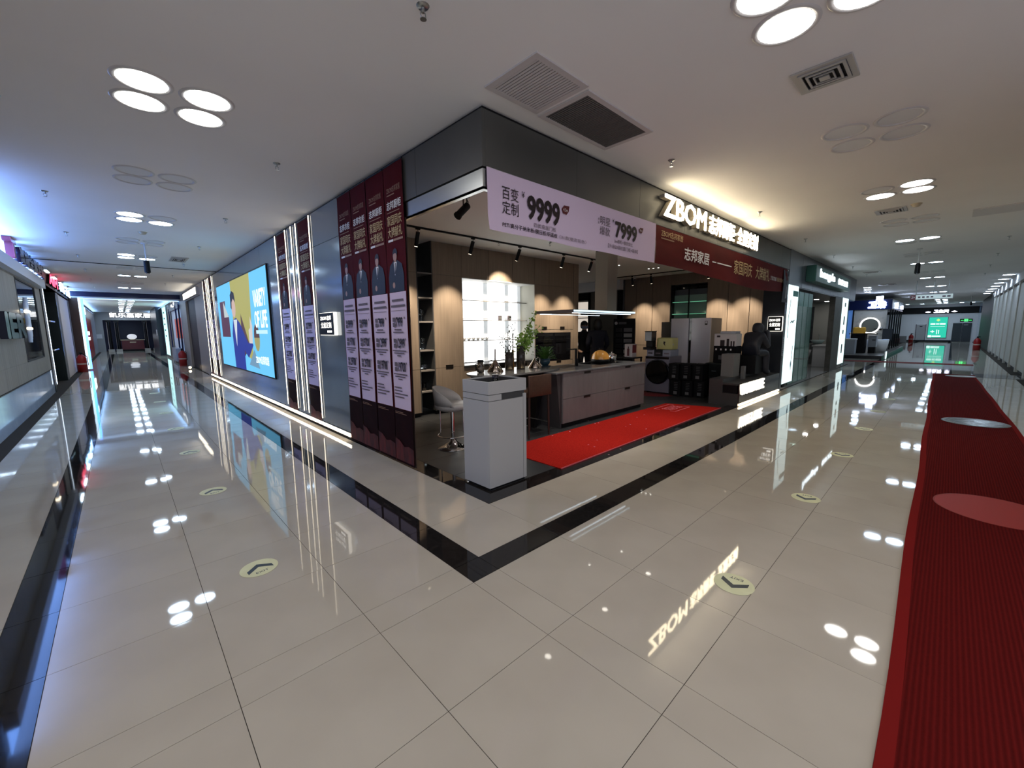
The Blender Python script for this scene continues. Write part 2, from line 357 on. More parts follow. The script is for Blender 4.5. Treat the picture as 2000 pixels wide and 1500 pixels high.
obj('dark_ledge', MB().box(XL - 0.03, 2.4, 0.60, XL + 0.012, 14.25, 0.618), M_BLACK, wl)
obj('corner_post', MB().box(XL - 0.03, 14.25, 0, XL + 0.02, 14.45, H - 0.002), mat('dark_bronze_post', (0.03, 0.028, 0.03), 0.2, 0.5), wl)
wn = struct('window_1', MB().box(XL - 0.02, 10.72, 0.985, XL - 0.01, 13.28, 2.625), mat('dark_window_glass', (0.012, 0.013, 0.014), 0.04), 'dark shop window in the oak panelling')
for nm, bb in (('frame_bar', (10.70, 0.97, 10.74, 2.64)), ('frame_bar', (13.26, 0.97, 13.30, 2.64)), ('frame_bar', (10.70, 0.97, 13.30, 1.0)), ('frame_bar', (10.70, 2.61, 13.30, 2.64))):
    obj(nm, MB().box(XL - 0.03, bb[0], bb[1], XL + 0.006, bb[2], bb[3]), M_GREYGAP, wn)
sw = thing('sign_ledge', 'pale lit ledge under the dark chrome shop letters', 'sign ledge', (XL, 8.5, 2.67))
obj('ledge', MB().box(0.0, -3.5, 0, 0.12, 5.72, 0.21), mat('ledge_white', (0.6, 0.62, 0.70), 0.35), sw)
obj('added_glow_panel', MB().box(0.0, -3.4, 0.23, 0.012, 5.7, 0.575), glow('added_panel_blue_glow', (0.16, 0.36, 1.0), 12.0), sw)  # glowing panel added behind the letters to spread blue light over the corridor
obj('light_line', MB().box(0.02, -3.4, 0.211, 0.10, 5.6, 0.222), glow('blue_ledge_glow', (0.25, 0.42, 1.0), 16.0), sw)

# second shop on the left with a black doorway
wl2 = struct('wall_left_far', MB().box(XL - 0.3, 14.45, 2.86, XL, 24.0, H - 0.001).box(XL - 0.3, 18.2, 0, XL, 18.9, 2.86).box(XL - 0.3, 22.6, 0, XL, 24.0, 2.86), mat('taupe_plaster', (0.17, 0.15, 0.145), 0.55), 'taupe shopfront beyond the oak panelling')
struct('wall_left_inner', MB().box(XL - 1.6, 14.3, 0, XL - 1.5, 23.2, 2.86).box(XL - 1.6, 14.2, 0, XL - 0.3, 14.3, 2.86).box(XL - 1.6, 14.2, 2.86, XL, 23.2, 2.9), mat('black_green_interior', (0.010, 0.016, 0.015), 0.25))
struct('wall_left_doorway', MB().box(XL - 1.5, 18.1, 0, XL - 0.001, 18.19, 2.86), mat('black_green_interior', (0.010, 0.016, 0.015), 0.25))
struct('wall_left_poster', MB().box(XL - 0.06, 18.9, 0, XL - 0.02, 22.6, 2.86), mat('cream_poster_wall', (0.78, 0.68, 0.62), 0.6))

# ================================================================== ARCH AND FAR END OF THE LEFT CORRIDOR
M_NAVY = mat('navy_lacquer', (0.006, 0.012, 0.06), 0.2)
struct('trim_1', MB().box(-3.6, 23.0, 3.06, 0.95, 23.25, H - 0.001), M_NAVY, 'navy band across the corridor ceiling')
struct('trim_2', MB().box(-3.6, 23.05, 2.99, 0.95, 23.3, 3.06), M_WPAINT)
struct('trim_3', MB().box(XL, 23.0, 0, -2.50, 23.25, 3.0), mat('dark_brown_pier', (0.05, 0.02, 0.012), 0.3), 'dark brown pier beside the blue light strip')
wle = struct('wall_corridor_left_end', MB().box(-3.0, 23.3, 0, -2.75, 46, H - 0.001), mat('blue_grey_shop_wall', (0.30, 0.33, 0.42), 0.3), 'far left wall of the corridor')
wre = struct('wall_corridor_right_end', MB().box(0.82, 15.6, 2.86, 1.1, 46, H - 0.001).box(0.82, 15.6, 0, 1.1, 16.6, 2.86).box(0.82, 21.2, 0, 1.1, 23.5, 2.86).box(0.82, 28.8, 0, 1.1, 46, 2.86), mat('pale_taupe_wall', (0.30, 0.27, 0.24), 0.4), 'far right wall of the left corridor')
struct('wall_right_doorway', MB().box(0.90, 18.6, 0, 1.0, 21.2, 2.86), M_BLACK)
struct('wall_right_taupe', MB().box(0.86, 16.6, 0, 1.0, 18.6, 2.86), mat('pale_taupe_wall', (0.30, 0.27, 0.24), 0.4))
struct('wall_white_shop', MB().box(0.87, 23.5, 0, 1.0, 28.8, 2.86), mat('bright_white_wall', (0.72, 0.74, 0.82), 0.5))
we = struct('wall_end', MB().box(-3.0, 46.0, 2.62, 1.3, 46.3, H - 0.001).box(-3.0, 46.0, 0, -2.3, 46.3, 2.62).box(1.12, 46.0, 0, 1.4, 46.3, 2.62), mat('grey_stone_end', (0.36, 0.355, 0.35), 0.4), 'grey stone end wall with a dark shop entrance')
struct('wall_end_inner', MB().box(-2.4, 48.4, 0, 1.4, 48.5, 3), mat('deep_navy_wall', (0.006, 0.012, 0.04), 0.35))

# ================================================================== RIGHT CORRIDOR
YR = -3.35
M_RPAN = noisy('pale_grey_partition', (0.58, 0.58, 0.54), (0.64, 0.64, 0.60), (2, 2, 2), rough=0.45, detail=2, spec=0.3)
wrr = struct('wall_right', MB().box(3.0, YR - 0.3, 0, 33.4, YR - 0.06, H - 0.001), M_GREYGAP, 'pale grey panelled partition on the right of the corridor')
xx = 6.0
while xx < 33.0:
    x1 = min(xx + 2.2, 33.4)
    obj('panel', MB().box(xx + 0.02, YR - 0.06, 0.10, x1 - 0.28, YR - 0.03, 2.86), M_RPAN, wrr)
    obj('pilaster', MB().box(x1 - 0.26, YR - 0.06, 0.0, x1, YR, 2.95), mat('pilaster_beige', (0.62, 0.60, 0.55), 0.5, spec=0.3), wrr)
    xx = x1
obj('bulkhead', MB().box(3.0, YR - 0.06, 2.95, 33.4, YR + 0.02, H - 0.002), M_WPAINT, wrr)
obj('threshold', MB().box(16.3, YR - 0.05, -0.004, 17.6, -2.42, 0.004), M_TILEGY, floor)
struct('wall_right_dark', MB().box(33.4, YR - 0.3, 0, 46.0, YR, H - 0.001), M_BLACK, 'black recess beyond the grey partition')
struct('wall_right_glass', MB().box(46.0, YR - 0.1, 0, 51.0, YR, H - 0.001), mat('blue_glass_screen', (0.16, 0.22, 0.34), 0.06), 'bluish glass screen near the end of the right corridor')
we2 = struct('wall_right_end', MB().box(51.0, -3.8, 0, 51.3, 9.0, H - 0.001), mat('off_white_end_wall', (0.80, 0.79, 0.81), 0.6), 'off-white end wall of the right corridor')
struct('trim_4', MB().box(50.93, -3.4, 2.45, 51.0, 3.0, 3.0), M_BLACK, 'black band above the green light box')
struct('baseboard_end', MB().box(50.96, -1.95, 0, 51.0, 3.0, 0.13), M_BLACK)
# ================================================================== CEILING FIXTURES
M_LAMP = glow('downlight_glow', (1.0, 0.97, 0.92), LAMP)
M_LAMPOFF = mat('downlight_off', (0.74, 0.75, 0.76), 0.5)
M_RING = mat('downlight_ring', (0.60, 0.58, 0.57), 0.35)
ring_me = MB().lathe([(0.142, 0.0), (0.142, -0.006), (0.165, -0.008), (0.175, 0.0)], n=28).mesh('trim_ring'); ring_me.materials.append(M_RING)
lit_me = MB().disc((0, 0), 0.142, 28, -0.003).mesh('lamp_face'); lit_me.flip_normals(); lit_me.materials.append(M_LAMP)
off_me = MB().disc((0, 0), 0.142, 28, -0.001).mesh('lamp_face'); off_me.flip_normals(); off_me.materials.append(M_LAMPOFF)
M_LAMPC = glow('cool_downlight_glow', (0.62, 0.80, 1.0), LAMP*2.0)
cool_me = MB().disc((0, 0), 0.142, 28, -0.003).mesh('lamp_face'); cool_me.flip_normals(); cool_me.materials.append(M_LAMPC)
def downlight(x, y, lit, where, z=H):
    t = thing('downlight', ('lit round ceiling downlight ' if lit else 'unlit round ceiling downlight ') + where, 'downlight', (x, y, z), group=('lit' if lit else 'unlit') + ' downlights ' + where)
    obj('trim_ring', ring_me, None, t); obj('lamp_face', (cool_me if y > 5 or x > 10 else lit_me) if lit else off_me, None, t)
LX = (-1.12, -0.75)
for gi, (ya, yb, pat) in enumerate(((2.17, 2.52, '1111'), (4.38, 4.73, '0000'), (6.62, 7.0, '1101'), (8.84, 9.2, '0000'), (10.95, 11.42, '1101'), (13.2, 13.6, '0000'), (15.55, 15.9, '1010'), (17.8, 18.2, '0000'), (20.15, 20.55, '1010'))):
    w = 'in the %s group from the crossing, wall screen corridor' % ORD[gi]
    for i, (x, y) in enumerate(((LX[0], ya), (LX[0], yb), (LX[1], ya), (LX[1], yb))): downlight(x, y, pat[i] == '1', w)
for gi, y in enumerate((25, 27, 29, 31, 33, 35, 37, 39, 41, 43, 45)):
    for x in LX: downlight(x, y, True, 'in the %s pair beyond the navy ceiling band' % ORD[gi])
RY = (-1.03, -1.40)
for gi, (xa, xb, pat) in enumerate(((1.25, 1.6, '1101'), (3.56, 3.965, '0000'), (5.96, 6.31, '0111'), (8.27, 8.65, '0000'), (10.69, 11.05, '1010'), (13.1, 13.5, '0000'), (15.5, 15.85, '1010'), (18.15, 18.55, '0000'), (20.9, 21.3, '1010'), (26.0, 26.4, '1010'), (31, 31.4, '1010'), (33.5, 0, ''), (36, 36.4, '1010'), (38.5, 0, ''), (41, 41.4, '1010'), (43.5, 0, ''), (46, 46.4, '1010'), (48.5, 0, ''))):  # blank-pattern rows before the last are extra lamps added to brighten the corridor end
    w = 'in the %s group from the crossing, red carpet corridor' % ORD[gi]
    if xa > 30:
        for y in RY: downlight(xa, y, True, w)
    else:
        for i, (x, y) in enumerate(((xa, RY[0]), (xb, RY[0]), (xa, RY[1]), (xb, RY[1]))): downlight(x, y, pat[i] == '1', w)
for cx, cy in ((-0.93, -2.6), (-0.93, -5.0), (-3.4, -1.2), (-5.8, -1.2)):
    for dx in (-0.19, 0.19):
        for dy in (-0.18, 0.18): downlight(cx + dx, cy + dy, True, 'behind the crossing of the corridors')
for x, y in ((24.2, 1.0), (25.4, 1.1), (26.6, 1.25), (27.8, 1.35), (48.6, 0.9), (48.6, 0.0), (48.6, -2.3), (48.6, -2.9)): downlight(x, y, True, 'before the far bathroom shop' if x < 30 else 'in the row before the end wall')
for k in range(7): downlight(22.0 + 2.2*k, -3.12, True, '%s in the row along the grey partition' % ORD[k])

def sprinkler():
    t = thing('sprinkler', 'small chrome fire sprinkler head hanging from the corridor ceiling', 'sprinkler', (0, 0, H), group='sprinkler heads of the corridors')
    obj('rosette', MB().lathe([(0.0, -0.012), (0.028, -0.010), (0.036, 0.0)], n=14), M_STEEL, t)
    obj('body', MB().cyl((0, 0, -0.01), (0, 0, -0.035), 0.010, 0.008, 10).tube([(0.012, 0, -0.03), (0.016, 0, -0.05), (0.006, 0, -0.065)], 0.003, 6).tube([(-0.012, 0, -0.03), (-0.016, 0, -0.05), (-0.006, 0, -0.065)], 0.003, 6), M_STEEL, t)
    obj('deflector', MB().cyl((0, 0, -0.064), (0, 0, -0.067), 0.018, 0.018, 12), M_STEEL, t)
    return t
sp0 = sprinkler(); spots = [(-0.04, 0.27 + 2.87*k) for k in range(7)] + [(-1.9, 3.1 + 2.83*k) for k in range(7)] + [(2.98 + 2.93*k, 0.32) for k in range(6)] + [(5.9 + 2.93*k, -2.5) for k in range(6)]
for i, (x, y) in enumerate(spots):
    o = sp0 if i == 0 else copy_tree(sp0); o.location = (x, y, H); row, k_ = (('the side wall screen', i), ('the oak shopfront', i - 7), ('the corner shop fascia', i - 14), ('the red carpet', i - 20))[0 if i < 7 else 1 if i < 14 else 2 if i < 20 else 3]; o['label'] = '%s chrome fire sprinkler from the crossing in the row along %s' % (ORD[k_], row)

def grille(name, label, x0, y0, x1, y1, n, slatmat, backmat, framemat, sw):
    t = thing(name, label, 'vent', ((x0+x1)/2, (y0+y1)/2, H)); w, h = (x1-x0)/2, (y1-y0)/2; f = 0.045
    fr = MB().box(-w, -h, -0.012, w, -h + f, 0).box(-w, h - f, -0.012, w, h, 0).box(-w, -h + f, -0.012, -w + f, h - f, 0).box(w - f, -h + f, -0.012, w, h - f, 0)
    obj('frame', fr, framemat, t)
    obj('backing', MB().box(-w + f, -h + f, -0.002, w - f, h - f, 0), backmat, t)
    st = (2*w - 2*f) / n; sm = MB().box(-sw/2, -h + f, -0.011, sw/2, h - f, -0.003).mesh('slat'); sm.materials.append(slatmat)
    for k in range(n):
        o = obj('slat', sm, None, t, (-w + f + (k + 0.5)*st, 0, 0)); o.rotation_euler = (0, 0.12, 0)
grille('return_grille', 'white slatted return air grille beside the fascia corner', 0.68, 0.10, 1.23, 0.62, 17, mat('grille_white', (0.56, 0.53, 0.52), 0.6), M_BLACK, mat('grille_frame', (0.58, 0.55, 0.54), 0.6), 0.018)
grille('filter_grille', 'dark fine-slatted air grille next to the white one', 1.27, 0.13, 2.23, 0.64, 38, mat('grille_dark', (0.13, 0.125, 0.115), 0.6), M_BLACK, mat('grille_frame', (0.58, 0.55, 0.54), 0.6), 0.012)
def diffuser(x, y, s, label, sy=None):
    t = thing('ceiling_diffuser', label, 'vent', (x, y, H)); sy = sy or s
    for k, (r, z) in enumerate(((1.0, -0.012), (0.78, -0.020), (0.56, -0.024), (0.34, -0.026))):
        a, b = s*r, sy*r; i = 0.86 if k else 0.80
        m = MB()
        m.box(-a, -b, z, a, -b*i, z + 0.010).box(-a, b*i, z, a, b, z + 0.010).box(-a, -b*i, z, -a*i, b*i, z + 0.010).box(a*i, -b*i, z, a, b*i, z + 0.010)
        obj('louvre_ring' if k else 'frame', m, mat('diffuser_aluminium', (0.45, 0.43, 0.41), 0.4, 0.3), t)
    obj('throat', MB().box(-s*0.8, -sy*0.8, -0.004, s*0.8, sy*0.8, 0), M_BLACK, t)
    obj('core', MB().box(-s*0.17, -sy*0.17, -0.028, s*0.17, sy*0.17, -0.02), mat('diffuser_aluminium', (0.45, 0.43, 0.41), 0.4, 0.3), t)
diffuser(2.35, -1.09, 0.17, 'square louvred air diffuser just past the crossing')
diffuser(7.37, -1.06, 0.18, 'louvred air diffuser between the third and fourth downlight groups')
diffuser(16.9, 0.1, 0.22, 'louvred air diffuser in front of the green shop sign')
diffuser(23.0, 0.2, 0.3, 'louvred air diffuser before the blue shop')
diffuser(-0.2, 11.0, 0.16, 'slim white louvred diffuser by the side wall screen', 0.4)
lv = thing('access_hatch', 'white ceiling access panel near the right partition', 'hatch', (8.6, -2.2, H)); obj('lid', MB().box(-0.3, -0.25, -0.012, 0.3, 0.25, 0), M_WPAINT, lv); obj('rim', MB().box(-0.32, -0.27, -0.006, 0.32, 0.27, 0), M_RING, lv)
for x, y, lb in ((-0.94, 7.94, 'cream dome smoke detector over the wall screen corridor'), (7.19, -1.35, 'cream dome smoke detector over the red carpet')):
    t = thing('smoke_detector', lb, 'smoke detector', (x, y, H))
    obj('base', MB().lathe([(0.0, -0.012), (0.06, -0.012), (0.065, 0)], n=18), mat('detector_cream', (0.50, 0.44, 0.32), 0.5), t)
    obj('dome', MB().lathe([(0.0, -0.045), (0.03, -0.043), (0.048, -0.030), (0.05, -0.012)], n=18), mat('detector_cream', (0.50, 0.44, 0.32), 0.5), t)
def cctv(x, y, lb, az):
    t = thing('security_camera', lb, 'camera', (x, y, H))
    obj('mount', MB().lathe([(0.0, -0.02), (0.05, -0.02), (0.055, 0)], n=14).cyl((0, 0, -0.02), (0, 0, -0.33), 0.012, n=10), M_WHITE, t)
    c, s = math.cos(az), math.sin(az)
    obj('housing', MB().cyl((0, 0, -0.34), (c*0.02, s*0.02, -0.56), 0.045, 0.05, 14), M_BLACK, t)
    obj('lens', MB().cyl((c*0.02, s*0.02, -0.56), (c*0.022, s*0.022, -0.575), 0.03, 0.03, 12), M_BLKGL, t)
cctv(-0.88, 9.13, 'black security camera hanging over the wall screen corridor', -1.6)
cctv(12.2, -1.2, 'black security camera hanging over the red carpet', 3.1)
cctv(38.0, -2.6, 'black security camera near the far black recess', 3.1)

# ------------------------------------------------------------------ track spots in the showroom
WARM = (1.0, 0.84, 0.64)
def track_spot(loc, target, label, watts=SPOT_W, group=None, size=64):
    t = thing('track_spot', label, 'spotlight', loc, group=group)
    d = (Vector(target) - Vector(loc)); d.normalize(); tilt = Vector((d.x*0.8 - 0.10, d.y*0.8, -1)).normalized()
    obj('adapter', MB().box(-0.035, -0.012, -0.02, 0.035, 0.012, 0.0), M_BLACK, t)
    obj('stem', MB().cyl((0, 0, -0.02), (0, 0, -0.05), 0.006, n=8), M_BLACK, t)
    a = Vector((0, 0, -0.05)); b = a + tilt*0.21
    obj('barrel', MB().cyl(a, b, 0.030, 0.030, 16), M_BLACK, t)
    obj('lens', MB().cyl(b, b + tilt*0.003, 0.024, 0.024, 14), glow('spot_lens', (1.0, 0.85, 0.65), 6.0), t)
    L = bpy.data.lights.new('spot_beam', 'SPOT'); L.energy = watts; L.color = WARM; L.spot_size = math.radians(size); L.spot_blend = 0.75; L.shadow_soft_size = 0.02
    lo = bpy.data.objects.new('spot_beam', L); COL.objects.link(lo); lo.parent = t; lo.location = b + tilt*0.012
    lo.rotation_euler = (Vector(target) - (Vector(loc) + b)).to_track_quat('-Z', 'Y').to_euler()
TRY = 3.68
tr = thing('light_track', 'black lighting track along the ceiling before the tall cabinets', 'light track', (3.9, TRY, 3.03)); obj('rail', MB().box(-2.75, -0.016, -0.022, 2.9, 0.016, 0), M_BLACK, tr); obj('end_feed', MB().box(2.9, -0.018, -0.024, 3.0, 0.018, 0), M_BLACK, tr)
for k_, (x, tx, tz) in enumerate(((1.94, 2.1, 1.3), (2.97, 2.93, 1.35), (4.05, 4.2, 2.25), (5.30, 5.42, 1.25), (6.26, 6.12, 1.25))):
    track_spot((x, TRY, 3.008), (tx, 4.39, tz), '%s black cylinder spotlight from the banners on the cabinet track' % ORD[k_], group='spotlights on the cabinet track')
tr2 = thing('light_track', 'black lighting track before the veneer end wall', 'light track', (9.65, 3.2, 3.03)); obj('rail', MB().box(-0.016, -2.1, -0.022, 0.016, 2.2, 0), M_BLACK, tr2); obj('end_feed', MB().box(-0.018, 2.2, -0.024, 0.018, 2.3, 0), M_BLACK, tr2)
for k_, (y, ww) in enumerate(((1.83, 1.0), (2.53, 1.0), (4.1, 0.45), (4.69, 1.0))):
    track_spot((9.65, y, 3.008), (10.4, y, 1.3), '%s black cylinder spotlight from the corridor on the end wall track' % ORD[k_], SPOT_W*ww, group='spotlights on the end wall track')
big = thing('projector_spot', 'large black adjustable spotlight under the fascia corner', 'spotlight', on(2, 3.03, 908, 380))
obj('canopy', MB().lathe([(0.0, -0.03), (0.055, -0.03), (0.06, 0)], n=18), M_BLACK, big)
obj('yoke', MB().box(-0.03, -0.006, -0.14, -0.022, 0.006, -0.02).box(0.022, -0.006, -0.14, 0.03, 0.006, -0.02), M_BLACK, big)
obj('barrel', MB().cyl((0.04, 0.01, -0.11), (-0.10, 0.0, -0.24), 0.040, 0.040, 18).cyl((-0.10, 0, -0.24), (-0.115, 0, -0.255), 0.046, 0.046, 18), M_BLACK, big)
obj('cable', MB().tube([(0.03, 0.02, -0.03), (0.07, 0.03, -0.06), (0.07, 0.03, -0.10), (0.04, 0.015, -0.12)], 0.004, 6), M_BLACK, big)
for q in ((1209, 518), (1267, 525), (1276, 524), (1286, 523), (1160, 470), (1230, 480)):
    p = on(2, 3.03, *q); t = thing('recessed_light', 'tiny lit recessed light in the showroom ceiling', 'downlight', p, group='tiny lights in the showroom ceiling')
    obj('rim', MB().lathe([(0.022, 0.0), (0.026, -0.004), (0.03, 0)], n=14), M_WHITE, t); obj('lamp_face', MB().disc((0, 0), 0.022, 14, -0.002), glow('tiny_lamp', (1, 0.95, 0.85), 14.0), t)
for k_, x in enumerate((2.5, 3.9, 5.3)):
    t = thing('recessed_spot', '%s white recessed spotlight from the podium above the red runner' % ORD[k_], 'spotlight', (x, 1.62, 3.03), group='recessed spotlights above the runner')
    obj('rim', MB().lathe([(0.045, -0.001), (0.05, -0.006), (0.06, 0)], n=18), M_WHITE, t); obj('lamp_face', MB().disc((0, 0), 0.045, 18, -0.002), glow('recessed_spot_lamp', (1, 0.93, 0.82), 14.0), t)
    L = bpy.data.lights.new('spot_beam', 'SPOT'); L.energy = 100.0; L.color = (1.0, 0.93, 0.85); L.spot_size = math.radians(62); L.spot_blend = 0.7; L.shadow_soft_size = 0.03
    lo = bpy.data.objects.new('spot_beam', L); COL.objects.link(lo); lo.parent = t; lo.location = (0, 0, -0.02)
for q, lb in (((974, 472), 'sprinkler head between the first two cabinet spotlights'), ((1074, 473), 'sprinkler head behind the pink banner')):
    o = copy_tree(sp0); o.location = on(2, 3.03, *q); o['label'] = lb; o['group'] = 'sprinkler heads of the showroom'
p = on(2, 3.03, 1240, 540); t = thing('security_camera', 'white bullet security camera by the veneer end wall', 'camera', p)
obj('bracket', MB().cyl((0, 0, 0), (0, 0, -0.06), 0.02, n=10), M_WHITE, t); obj('housing', MB().cyl((0.05, 0.03, -0.08), (-0.10, -0.06, -0.11), 0.035, 0.035, 12), M_WHITE, t); obj('lens', MB().cyl((-0.10, -0.06, -0.11), (-0.104, -0.063, -0.111), 0.026, 0.026, 12), M_BLKGL, t)
# ================================================================== TALL CABINET WALL (front y = 4.39)
YC = 4.39
def handle(parent, x, z, w=0.16, y=-0.006):
    return obj('handle', MB().box(x - w/2, y, z - 0.035, x + w/2, 0.012, z + 0.035).box(x - w/2 + 0.012, y - 0.003, z - 0.012, x + w/2 - 0.012, y, z - 0.006), mat('bronze_handle', (0.018, 0.014, 0.012), 0.35, 0.5), parent)
def tall(x0, x1, label, doors, handles=(), z0=0.08, z1=3.03, name='tall_cabinet'):
    c = (x0 + x1) / 2; w = (x1 - x0) / 2
    t = thing(name, label, 'cabinet', (c, YC, 0))
    obj('carcass', MB().box(-w + 0.002, 0.022, z0, w - 0.002, 0.60, z1 - 0.001), M_GREYGAP, t)
    if z0 < 0.2: obj('toe_kick', MB().box(-w, 0.05, 0.005, w, 0.08, z0), M_BLACK, t)
    ds = []
    for a, b, c0, c1 in doors:
        ds.append(obj('door', MB().box(a - c + 0.0025, 0, c0 + 0.0025, b - c - 0.0025, 0.02, c1 - 0.0025), M_WOOD, t))
    for k, hx, hz in handles: handle(ds[k], hx - c, hz)
    return t
tall(1.14, 2.305, 'wide taupe veneer tall cabinet beside the hanging banners', [(1.14, 1.72, 0.08, 0.84), (1.72, 2.305, 0.08, 0.84), (1.14, 1.72, 0.84, 2.48), (1.72, 2.305, 0.84, 2.48), (1.14, 2.305, 2.48, 3.03)], [(3, 1.9, 0.87)])
tall(2.62, 3.25, 'single-width taupe tall cabinet beside the backlit window unit', [(2.62, 3.25, 0.08, 0.84), (2.62, 3.25, 0.84, 2.48), (2.62, 3.25, 2.48, 3.03)], [(1, 2.92, 0.85)])
for a, b, lb in ((3.25, 3.895, 'left taupe wall cupboard above the backlit window'), (3.9, 4.53, 'spotlit middle taupe wall cupboard above the backlit window'), (4.535, 5.18, 'right taupe wall cupboard above the backlit window')):
    tall(a, b, lb, [(a, b, 2.465, 3.03)], z0=2.465, name='wall_cupboard')
ot = tall(5.185, 6.525, 'taupe appliance tower with two black built-in ovens', [(5.185, 5.66, 2.47, 3.03), (5.66, 6.525, 2.47, 3.03), (5.185, 5.66, 1.50, 2.47), (5.66, 6.525, 1.50, 2.47), (5.185, 6.525, 0.08, 0.78)], [(2, 5.5, 1.53), (3, 6.12, 1.53), (4, 6.0, 0.77)], name='appliance_tower')
obj('surround', MB().box(-0.67, 0, 1.43, 0.67, 0.02, 1.495).box(0.575, 0, 0.785, 0.67, 0.02, 1.43).box(-0.67, 0, 0.785, -0.65, 0.02, 1.43), M_WOOD, ot)
for x0, x1 in ((-0.648, -0.042), (-0.038, 0.572)):
    ov = obj('oven', MB().box(x0, -0.004, 0.79, x1, 0.02, 1.428), M_BLKGL, ot)
    obj('oven_handle', MB().tube([(x0 + 0.06, -0.035, 1.27), (x1 - 0.06, -0.035, 1.27)], 0.007).tube([(x0 + 0.08, -0.035, 1.27), (x0 + 0.08, 0, 1.27)], 0.005).tube([(x1 - 0.08, -0.035, 1.27), (x1 - 0.08, 0, 1.27)], 0.005), mat('dark_steel', (0.08, 0.08, 0.08), 0.3, 1.0), ov)
    obj('control_strip', MB().box(x0 + 0.03, -0.007, 1.35, x1 - 0.03, -0.004, 1.41), M_BLACK, ov)
ep = thing('end_panel', 'tall taupe end panel closing the cabinet row', 'panel', (6.625, YC, 0)); obj('board', MB().box(-0.095, 0, 0.0, 0.095, 0.02, 3.03).box(0.08, 0.02, 0, 0.095, 0.62, 3.03), M_WOOD, ep); obj('edge_strip', MB().box(-0.098, -0.001, 0.0, -0.094, 0.021, 3.03), M_GREYGAP, ep)
# open shelf column
os_ = thing('open_shelf', 'narrow dark open shelf column holding wine glasses', 'shelf unit', (2.4625, YC, 0))
obj('side_panel', MB().box(-0.155, 0, 0.08, -0.14, 0.45, 3.03), M_GREYGAP, os_); obj('side_panel', MB().box(0.14, 0, 0.08, 0.155, 0.45, 3.03), M_GREYGAP, os_)
obj('back_panel', MB().box(-0.14, 0.44, 0.08, 0.14, 0.45, 3.03), mat('smoked_mirror', (0.05, 0.055, 0.058), 0.12, 0.6), os_)
SHZ = (0.437, 0.81, 1.162, 1.658, 2.066, 2.48)
for z in SHZ: obj('shelf', MB().box(-0.14, 0.0, z - 0.012, 0.14, 0.44, z + 0.012), mat('shelf_grey', (0.20, 0.18, 0.165), 0.5), os_)
for z in SHZ: obj('light_strip', MB().box(0.03, 0.425, z + 0.013, 0.13, 0.438, z + 0.020), glow('shelf_strip', (0.85, 0.95, 1.0), 3.0), os_)
def wine_glass(loc, label, group='wine glasses on the dark open shelves'):
    t = thing('wine_glass', label, 'glass', loc, group=group)
    obj('foot', MB().lathe([(0.0, 0.004), (0.034, 0.002), (0.036, 0.0)], n=16), M_GLASS, t)
    obj('stem', MB().cyl((0, 0, 0.003), (0, 0, 0.10), 0.0045, 0.004, 8), M_GLASS, t)
    obj('bowl', MB().lathe([(0.004, 0.10), (0.030, 0.115), (0.043, 0.145), (0.040, 0.18), (0.032, 0.215), (0.030, 0.215), (0.038, 0.18), (0.040, 0.146), (0.028, 0.119), (0.0, 0.106)], n=18), M_GLASS, t)
for dx in (-0.09, 0.0): wine_glass((2.4625 + dx, YC + 0.15, 1.67), 'stemmed wine glass on the upper lit shelf')
for dx in (-0.08, 0.01): wine_glass((2.4625 + dx, YC + 0.15, 1.174), 'stemmed wine glass on the middle lit shelf', 'wine glasses on the middle lit shelf')
gp = thing('glass_planter', 'small square glass planter with green sprigs on the shelf', 'planter', (2.43, YC + 0.16, 0.822))
obj('glass_box', MB().box(-0.06, -0.06, 0, 0.06, 0.06, 0.10), M_GLASS, gp)
lf = MB()
for k in range(40):
    a = rnd.uniform(0, 6.28); r = rnd.uniform(0, 0.06); z = rnd.uniform(0.07, 0.24); lf.add([(r*math.cos(a), r*math.sin(a), z), (r*math.cos(a)+0.02, r*math.sin(a)+0.01, z+0.012), (r*math.cos(a)+0.012, r*math.sin(a)-0.01, z+0.03)], [(0, 1, 2)])
obj('sprigs', lf, mat('leaf_dark', (0.05, 0.12, 0.03), 0.5), gp)
cn = thing('black_canister', 'small black canister on the lowest lit shelf', 'canister', (2.45, YC + 0.14, 0.449)); obj('body', MB().lathe([(0, 0), (0.045, 0), (0.045, 0.13), (0, 0.13)], n=18), M_BLKGL, cn); obj('lid', MB().lathe([(0.046, 0.13), (0.046, 0.15), (0, 0.155)], n=18), M_BLACK, cn)

# backlit window unit: reveal, glowing panes, posts, glass shelves
bw = thing('backlit_window', 'large backlit window unit with glass shelves in the taupe cabinets', 'display window', (4.215, YC, 0))
obj('reveal_panel', MB().box(0.965, 0.0, 0.83, 0.968, 0.47, 2.465), mat('reveal_sage', (0.40, 0.39, 0.33), 0.5), bw)
obj('reveal_panel', MB().box(-0.968, 0.0, 0.83, -0.965, 0.47, 2.465), mat('reveal_sage', (0.40, 0.39, 0.33), 0.5), bw)
obj('head_panel', MB().box(-0.965, 0.0, 2.455, 0.965, 0.47, 2.465), mat('reveal_white', (0.6, 0.6, 0.58), 0.5), bw)
xsw = (-0.965, -0.33, 0.31, 0.965); zsw = (0.86, 1.30, 1.70, 2.08, 2.455)
for a, b in zip(xsw[:-1], xsw[1:]):
    for c, d in zip(zsw[:-1], zsw[1:]):
        obj('glowing_pane', MB().box(a + 0.004, 0.46, c + 0.002, b - 0.004, 0.47, d - 0.002), glow('window_glow', (1.0, 1.0, 0.98), 3.4), bw)
